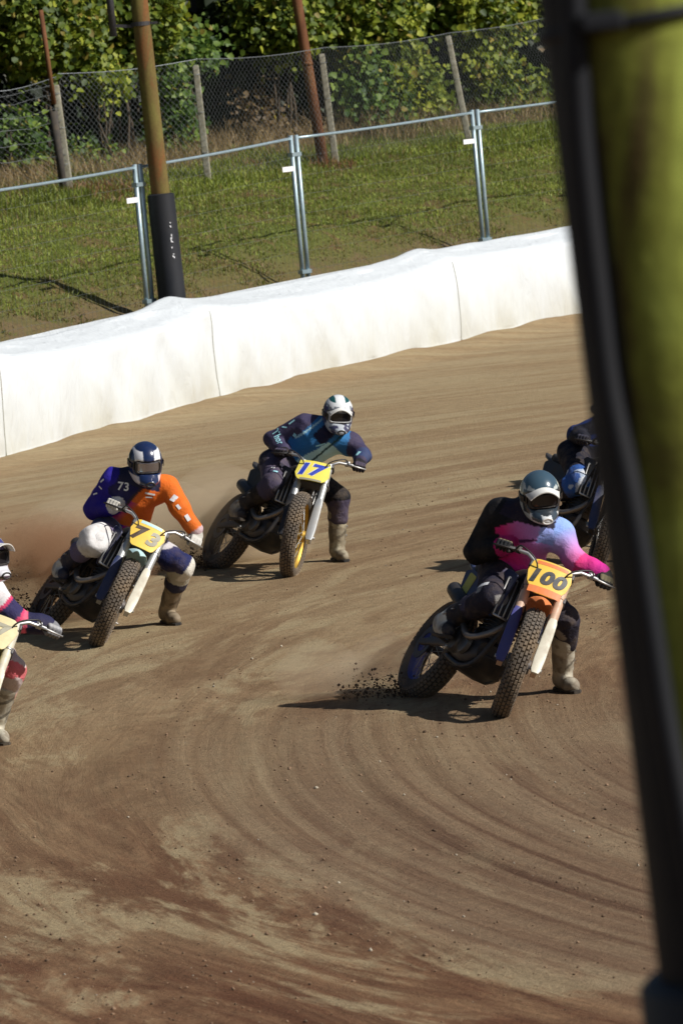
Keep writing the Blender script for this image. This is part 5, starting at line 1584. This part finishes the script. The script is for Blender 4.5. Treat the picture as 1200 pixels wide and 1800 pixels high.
def j73(bid, T, l, h, f, V):
    blue = (.020, .012, .26); C = np.tile(np.array(blue), (len(V), 1))
    navy = (.010, .010, .075); C[(bid == 0) & (h > .62)] = navy
    d = l + .48 - (h - .35) * 1.1 - .6 * (h < .22)
    setc(C, (bid == 0) & (d > .0), (.70, .14, .015)); m_ = (bid == 0) & (d > .0) & (d < .42) & (h < .66); C[m_] = mixv((.40, .01, .24), (.70, .14, .015), d[m_] / .38)
    setc(C, (bid == 0) & (np.abs(d) < .06) & (h > .45), (.03, .02, .03))
    setc(C, (bid == 3) | (bid == 4), (.72, .15, .015)); m_ = (bid == 4) & (T > .85); setc(C, m_, (.55, .40, .42))
    setc(C, (bid == 0) & (h < .12) & (np.abs(np.sin(l * 9 + h * 60)) > .93), (.6, .6, .65))
    setc(C, (bid == 2) & (T > .86), (.6, .6, .62)); setc(C, (bid == 0) & (h > .9), (.02, .02, .05)); return C
def j17(bid, T, l, h, f, V):
    C = np.tile(np.array((.03, .17, .40)), (len(V), 1))
    setc(C, bid > 0, (.045, .038, .085)); setc(C, (bid == 0) & (l > .12 + .45 * (h - .3)) & (h > .2) & (h < .84), (.55, .85, .86)); setc(C, (bid == 0) & (np.abs(l - .52) < .04) & (h > .3), (.01, .06, .07))
    setc(C, (bid == 0) & (h > .72) & (np.abs(l) < .3), (.012, .014, .045)); setc(C, (bid == 0) & (h < .22), (.012, .014, .03)); setc(C, (bid == 0) & (np.abs(l + .62 - .25 * (h - .5)) < .035) & (h > .45), (.40, .62, .68))
    setc(C, (bid == 0) & (l < -.66) & (h > .4), (.045, .038, .085)); setc(C, (bid == 4) & (T < .9), (.03, .05, .13)); return C
def jL(bid, T, l, h, f, V):
    n = vn3(V, 7); C = np.tile(np.array((.62, .05, .14)), (len(V), 1))
    setc(C, (bid == 3) & (T < .30), (.72, .70, .72)); setc(C, (bid == 3) & (T >= .40) & (T < .85), (.03, .025, .09)); setc(C, (bid == 4) & (T < .25), (.75, .12, .20)); setc(C, (bid == 4) & (T >= .25), (.02, .02, .06))
    setc(C, (bid == 0) & (n > .52), (.03, .025, .09)); setc(C, (bid == 0) & (n < .42), (.72, .70, .72)); return C
def jD(bid, T, l, h, f, V):
    C = np.tile(np.array((.008, .009, .018)), (len(V), 1)); setc(C, vn3(V, 9) > .60, (.015, .03, .12)); return C

def t_basic(c1, c2, thr=.55, s=9):
    def fn(bid, T, kR, kL, V, left, rk, lk):
        n = vn3(V, s); C = np.tile(np.array(c1), (len(V), 1)); setc(C, n > thr, c2); return C
    return fn
def t100(bid, T, kR, kL, V, left, rk, lk):
    n = vn3(V, 10); C = np.tile(np.array((.022, .020, .034)), (len(V), 1)); setc(C, n > .56, (.06, .055, .09)); setc(C, (kR < .11) & (n > .54), (.30, .29, .28))
    setc(C, (bid == 3) & (n > .46), (.26, .23, .20)); setc(C, (bid == 3) & (T > .30), (.02, .02, .04)); return C
def t73(bid, T, kR, kL, V, left, rk, lk):
    n = vn3(V, 10); C = np.tile(np.array((.16, .13, .24)), (len(V), 1))
    setc(C, (bid == 0) & (T < .55), (.05, .06, .12)); setc(C, (bid == 0) & (T < .30), (.25, .26, .32)); setc(C, bid == 1, (.13, .11, .20)); setc(C, kR < .135, (.70, .68, .66))
    setc(C, (bid == 2), (.015, .02, .09)); setc(C, (bid == 2) & (T < .55), (.03, .04, .14)); setc(C, bid == 3, (.46, .43, .34)); setc(C, (kL < .12) & ((V - lk) @ left > .02), (.66, .62, .54))
    setc(C, (bid == 2) & (kL > .13) & (kL < .20) & (n > .5), (.6, .58, .6)); setc(C, (bid == 3) & (T > .29), (.03, .03, .06)); return C
def t17(bid, T, kR, kL, V, left, rk, lk):
    n = vn3(V, 10); C = np.tile(np.array((.066, .054, .092)), (len(V), 1)); setc(C, (bid == 0) & (n > .57), (.02, .02, .04)); setc(C, (bid == 2) & (T > .55), (.010, .010, .014))
    setc(C, (kL < .085) & (n < .55), (.010, .010, .014)); setc(C, (kR < .075), (.62, .22, .06)); setc(C, (kR < .03), (.75, .6, .25)); setc(C, (bid == 1) & (T > .25), (.01, .01, .012)); return C
def tL(bid, T, kR, kL, V, left, rk, lk):
    n = vn3(V, 9); C = np.tile(np.array((.68, .15, .17)), (len(V), 1)); setc(C, n > .54, (.025, .02, .06)); setc(C, (bid == 3) & (T > .15), (.70, .42, .33)); setc(C, (n < .40), (.60, .50, .48)); return C
def tD(bid, T, kR, kL, V, left, rk, lk):
    n = vn3(V, 16); C = np.tile(np.array((.010, .011, .022)), (len(V), 1)); setc(C, (kR < .15), (.03, .10, .34)); setc(C, (kR < .15) & (n > .53), (.42, .50, .62)); setc(C, (kR < .15) & (n > .62), (.7, .72, .75)); return C
S100 = dict(shaftR=(.02, .02, .025), jersey=j100, trousers=t100, helmet=h100, glove=(.02, .022, .025), knuckle=(.14, .12, .07), peak=(P_WHT, .075, -.015), vent=P_WHT, bootR=(.68, .68, .60), bootL=(.46, .42, .33),
            prints=[('rect', 't', (848, 1028), (.10, .028), M_WHITE, .25)])
S73 = dict(shaftR=(.03, .03, .05), jersey=j73, trousers=t73, helmet=h73, glove=(.45, .43, .38), knuckle=(.55, .53, .48), lens=M_LENS_MIR, bootR=(.62, .62, .58), bootL=(.30, .24, .16), guardR=(.72, .70, .68), peak=None,
           prints=[('text', 'j', (217, 855), ('73', .085, .002), M_WHITE, .12), ('rect', 'j', (264, 868), (.075, .014), M_WHITE, .25), ('rect', 'j', (262, 874), (.05, .010), M_WHITE, .1), ('rect', 'j', (306, 876), (.045, .055), M_WHITE, .7), ('rect', 'j', (314, 891), (.04, .022), M_WHITE, .9), ('rect', 'j', (330, 910), (.05, .03), M_WHITE, 1.0),
                   ('rect', 'j', (180, 845), (.04, .014), M_WHITE, -.5), ('rect', 'j', (177, 857), (.034, .012), M_WHITE, .6), ('rect', 'j', (168, 868), (.04, .012), M_WHITE, -.2)])
S17 = dict(shaftR=(.03, .025, .025), jersey=j17, trousers=t17, helmet=h17, glove=(.015, .014, .02), knuckle=(.06, .05, .08), goggle=paint('goggle_grey', (.45, .46, .47)), bootR=(.36, .33, .27), bootL=(.42, .38, .27), peak=(P_WHT, .05, -.02),
           prints=[('text', 'j', (489, 770), ('Thor', .085, .001), M_AQUA, 1.25), ('rect', 'j', (513, 742), (.06, .014), M_AQUA, -.5), ('rect', 'j', (500, 751), (.05, .012), M_AQUA, .3), ('rect', 'j', (518, 765), (.03, .03), M_AQUA, .6), ('rect', 'j', (563, 782), (.08, .012), M_AQUA, -.25), ('rect', 'j', (629, 797), (.03, .05), M_AQUA, .6),
                   ('rect', 't', (484, 829), (.04, .03), M_AQUA, .3), ('rect', 't', (480, 822), (.03, .02), M_WHITE, .3)])
SL = dict(jersey=jL, trousers=tL, helmet=hL, glove=(.20, .20, .21), knuckle=(.38, .38, .38), peak=(P_WHT, .12, .005), bootR=(.55, .52, .45), bootL=(.55, .52, .42), lens=M_LENS)
SD = dict(jersey=jD, trousers=tD, helmet=hD, glove=(.02, .02, .03), peak=(M_BLACK, .08, -.01), bootR=(.10, .10, .11), bootL=(.10, .10, .11))

# ------------------------------------------------------------------ place them
b100 = motorcycle((884, 1256), 19, 38, -24, C100, 'motorcycle with yellow plate reading 100 and orange front fender')
J100 = dict(lift=.04, neck=(930, 894), head=(949, 873), rs=(874, 899), ls=(984, 938), re=(838, 962), le=(1008, 1000), rk=(852, 1062), lk=(990, 1078), lf=(990, 1214), lt=(1024, 1222), face=(.16, -1, -.30), hup=(.02, 0, 1))
rider(b100, J100, S100, 'rider in pink and lilac jersey and grey teal helmet, on motorcycle 100')
b73 = motorcycle((174, 1134), 19, 41, -21, C73, 'motorcycle with yellow plate reading 73')
J73 = dict(lift=.06, neck=(246, 837), head=(256, 815), rs=(198, 843), ls=(294, 856), re=(164, 890), le=(318, 897), rk=(190, 935), lk=(312, 978), lf=(296, 1096), lt=(333, 1104), face=(.22, -1, -.34), hup=(.05, 0, 1))
rider(b73, J73, S73, 'rider in blue and orange jersey with white knee guard, on motorcycle 73')
b17 = motorcycle((512, 1011), 23, 35, -36, C17, 'motorcycle with lemon plate reading 17 and gold front rim')
J17 = dict(neck=(578, 752), head=(594, 729), rs=(533, 748), ls=(620, 780), re=(488, 765), le=(634, 800), rk=(484, 850), lk=(604, 872), lf=(594, 985), lt=(618, 992), face=(.16, -1, -.28), hup=(.12, 0, 1))
rider(b17, J17, S17, 'rider in dark blue jersey and white helmet, on motorcycle 17')
bL = motorcycle((-82, 1346), 25, 38, -26, CL, 'motorcycle with pale plate cut off by the left picture edge')
JL = dict(neck=(-55, 1003), head=(-22, 982), rs=(-112, 1015), ls=(-12, 1045), re=(-157, 1062), le=(32, 1096), rk=(-143, 1162), lk=(20, 1180), lf=(-8, 1306), lt=(26, 1318), face=(.8, -1, -.08), hup=(.05, 0, 1))
rider(bL, JL, SL, 'rider in pink and white kit with peaked helmet, cut off by the left picture edge')
bD = motorcycle((1048, 1005), 24, 35, -26, CD, 'dark motorcycle half hidden behind the foreground pole')
JD = dict(neck=(1110, 748), head=(1122, 722), rs=(1058, 740), ls=(1152, 772), re=(1002, 765), le=(1166, 800), rk=(1022, 842), lk=(1134, 866), lf=(1128, 984), lt=(1152, 992), face=(.1, -1, -.25))
JD = {a: ((v[0] + 12, v[1]) if a not in ('face', 'hup') else v) for a, v in JD.items()}
rider(bD, JD, SD, 'rider in black with a blue and white knee patch, half hidden behind the foreground pole')
bH = motorcycle((1138, 856), 24, 35, -26, CD, 'dark motorcycle hidden behind the foreground pole, only its long shadow showing')
k = .80
JH = {a: ((1138 + (v[0] - 1036) * k, 856 + (v[1] - 1006) * k) if a not in ('face', 'hup') else v) for a, v in JD.items()}
rider(bH, JH, SD, 'rider in black hidden behind the foreground pole on the farthest motorcycle')

# ------------------------------------------------------------------ earth thrown up by the rear tyres
def spray(B, n, reach, height, name_label, dens=1.25, side=1.2):
    r = B['rear']; bk = Vector((-B['fwd'].x, -B['fwd'].y, 0)).normalized(); sdv = -Vector((B['left'].x, B['left'].y, 0)).normalized()
    q = (bk * .8 + sdv * .6 * side).normalized()
    u = RNG.random(n) ** 1.6; a = RNG.normal(0, .30, n)
    d2 = Vector((-q.y, q.x, 0))
    x = r.x + q.x * u * reach + d2.x * a * (.25 + u * reach * .7); y = r.y + q.y * u * reach + d2.y * a * (.25 + u * reach * .7)
    z = r.z + np.abs(RNG.normal(0, 1, n)) * (.035 + height * u * (1 - .45 * u)) + .01
    sz = (.0022 + .010 * RNG.random(n) ** 6) * dens
    C = np.array((.085, .055, .036)) * RNG.uniform(.5, 1.7, (n, 1))
    V, Fc, C2 = clods(np.stack([x, y, z], 1), sz, C)
    tag(link('dirt_spray', mesh_np('dirt_spray', V, Fc, C2), M_CLOD, smooth=False), name_label, 'dirt spray', kind='stuff')
spray(b100, 1300, .5, .10, 'dark earth flung up behind the rear tyre of motorcycle 100')
spray(b73, 6000, 1.1, .55, 'earth spray flung up behind the rear tyre of motorcycle 73', side=.55)
spray(b17, 4000, .9, .16, 'earth spray around the rear tyre of motorcycle 17')

# ------------------------------------------------------------------ dust hanging in the air behind the sliding tyres
def dust_mat(dens, col):
    mt = bpy.data.materials.new('dust'); mt.use_nodes = True; t = mt.node_tree
    t.nodes.remove(t.nodes['Principled BSDF'])
    v = N(t, 'ShaderNodeVolumePrincipled'); v.inputs['Color'].default_value = (*col, 1); v.inputs['Anisotropy'].default_value = .2
    v.inputs['Density'].default_value = dens
    t.links.new(v.outputs[0], t.nodes['Material Output'].inputs['Volume']); return mt
def dust(c, spread, size, n, dens, label, col=(.9, .76, .56)):
    """thin even puffs of uneven outline that overlap to a soft cloud"""
    mt = dust_mat(dens, col)
    for i in range(n):
        u = (i + .5) / n
        p = Vector(c) + Vector((spread[0] * (u - .5) * 2 + RNG.normal(0, .12), spread[1] * RNG.uniform(-.5, .5), spread[2] * RNG.uniform(-.4, .8)))
        rr = size * RNG.uniform(.6, 1.15); th = np.linspace(0, PI, 15); V = []; k = 22
        for a in th:
            for b in range(k):
                ph = 2 * PI * b / k; d = np.array((math.sin(a) * math.cos(ph), math.sin(a) * math.sin(ph), math.cos(a)))
                q = .72 + .55 * float(vn3((d * 1.3 + i * 3.7 + 20)[None], 1.4)[0]); V.append(d * rr * q * np.array((1.0, 1.0, .72)))
        Q = [(i2 * k + b, (i2 + 1) * k + b, (i2 + 1) * k + (b + 1) % k, i2 * k + (b + 1) % k) for i2 in range(14) for b in range(k)]
        gz = float(track_z(p.x, p.y, False)); p.z = max(p.z, gz + rr * .55)
        o = link('dust_cloud', mesh_np('dust_cloud', np.array(V), np.array(Q)), mt); o.location = p
        tag(o, label, 'dust', kind='stuff')
r = b73['rear']; dust(r + Vector((.0, .7, .35)), (.55, .5, .45), .46, 8, .62, 'brown dust hanging behind motorcycle 73', (.60, .38, .23))
r = b17['rear']; dust(r + Vector((-.35, .6, .25)), (.8, .5, .25), .45, 9, .75, 'thin dust hanging behind motorcycle 17')
r = b100['rear']; dust(r + Vector((-.35, .3, .12)), (.4, .2, .08), .26, 5, .6, 'thin dust behind the rear tyre of motorcycle 100')
sc.cycles.volume_bounces = 2
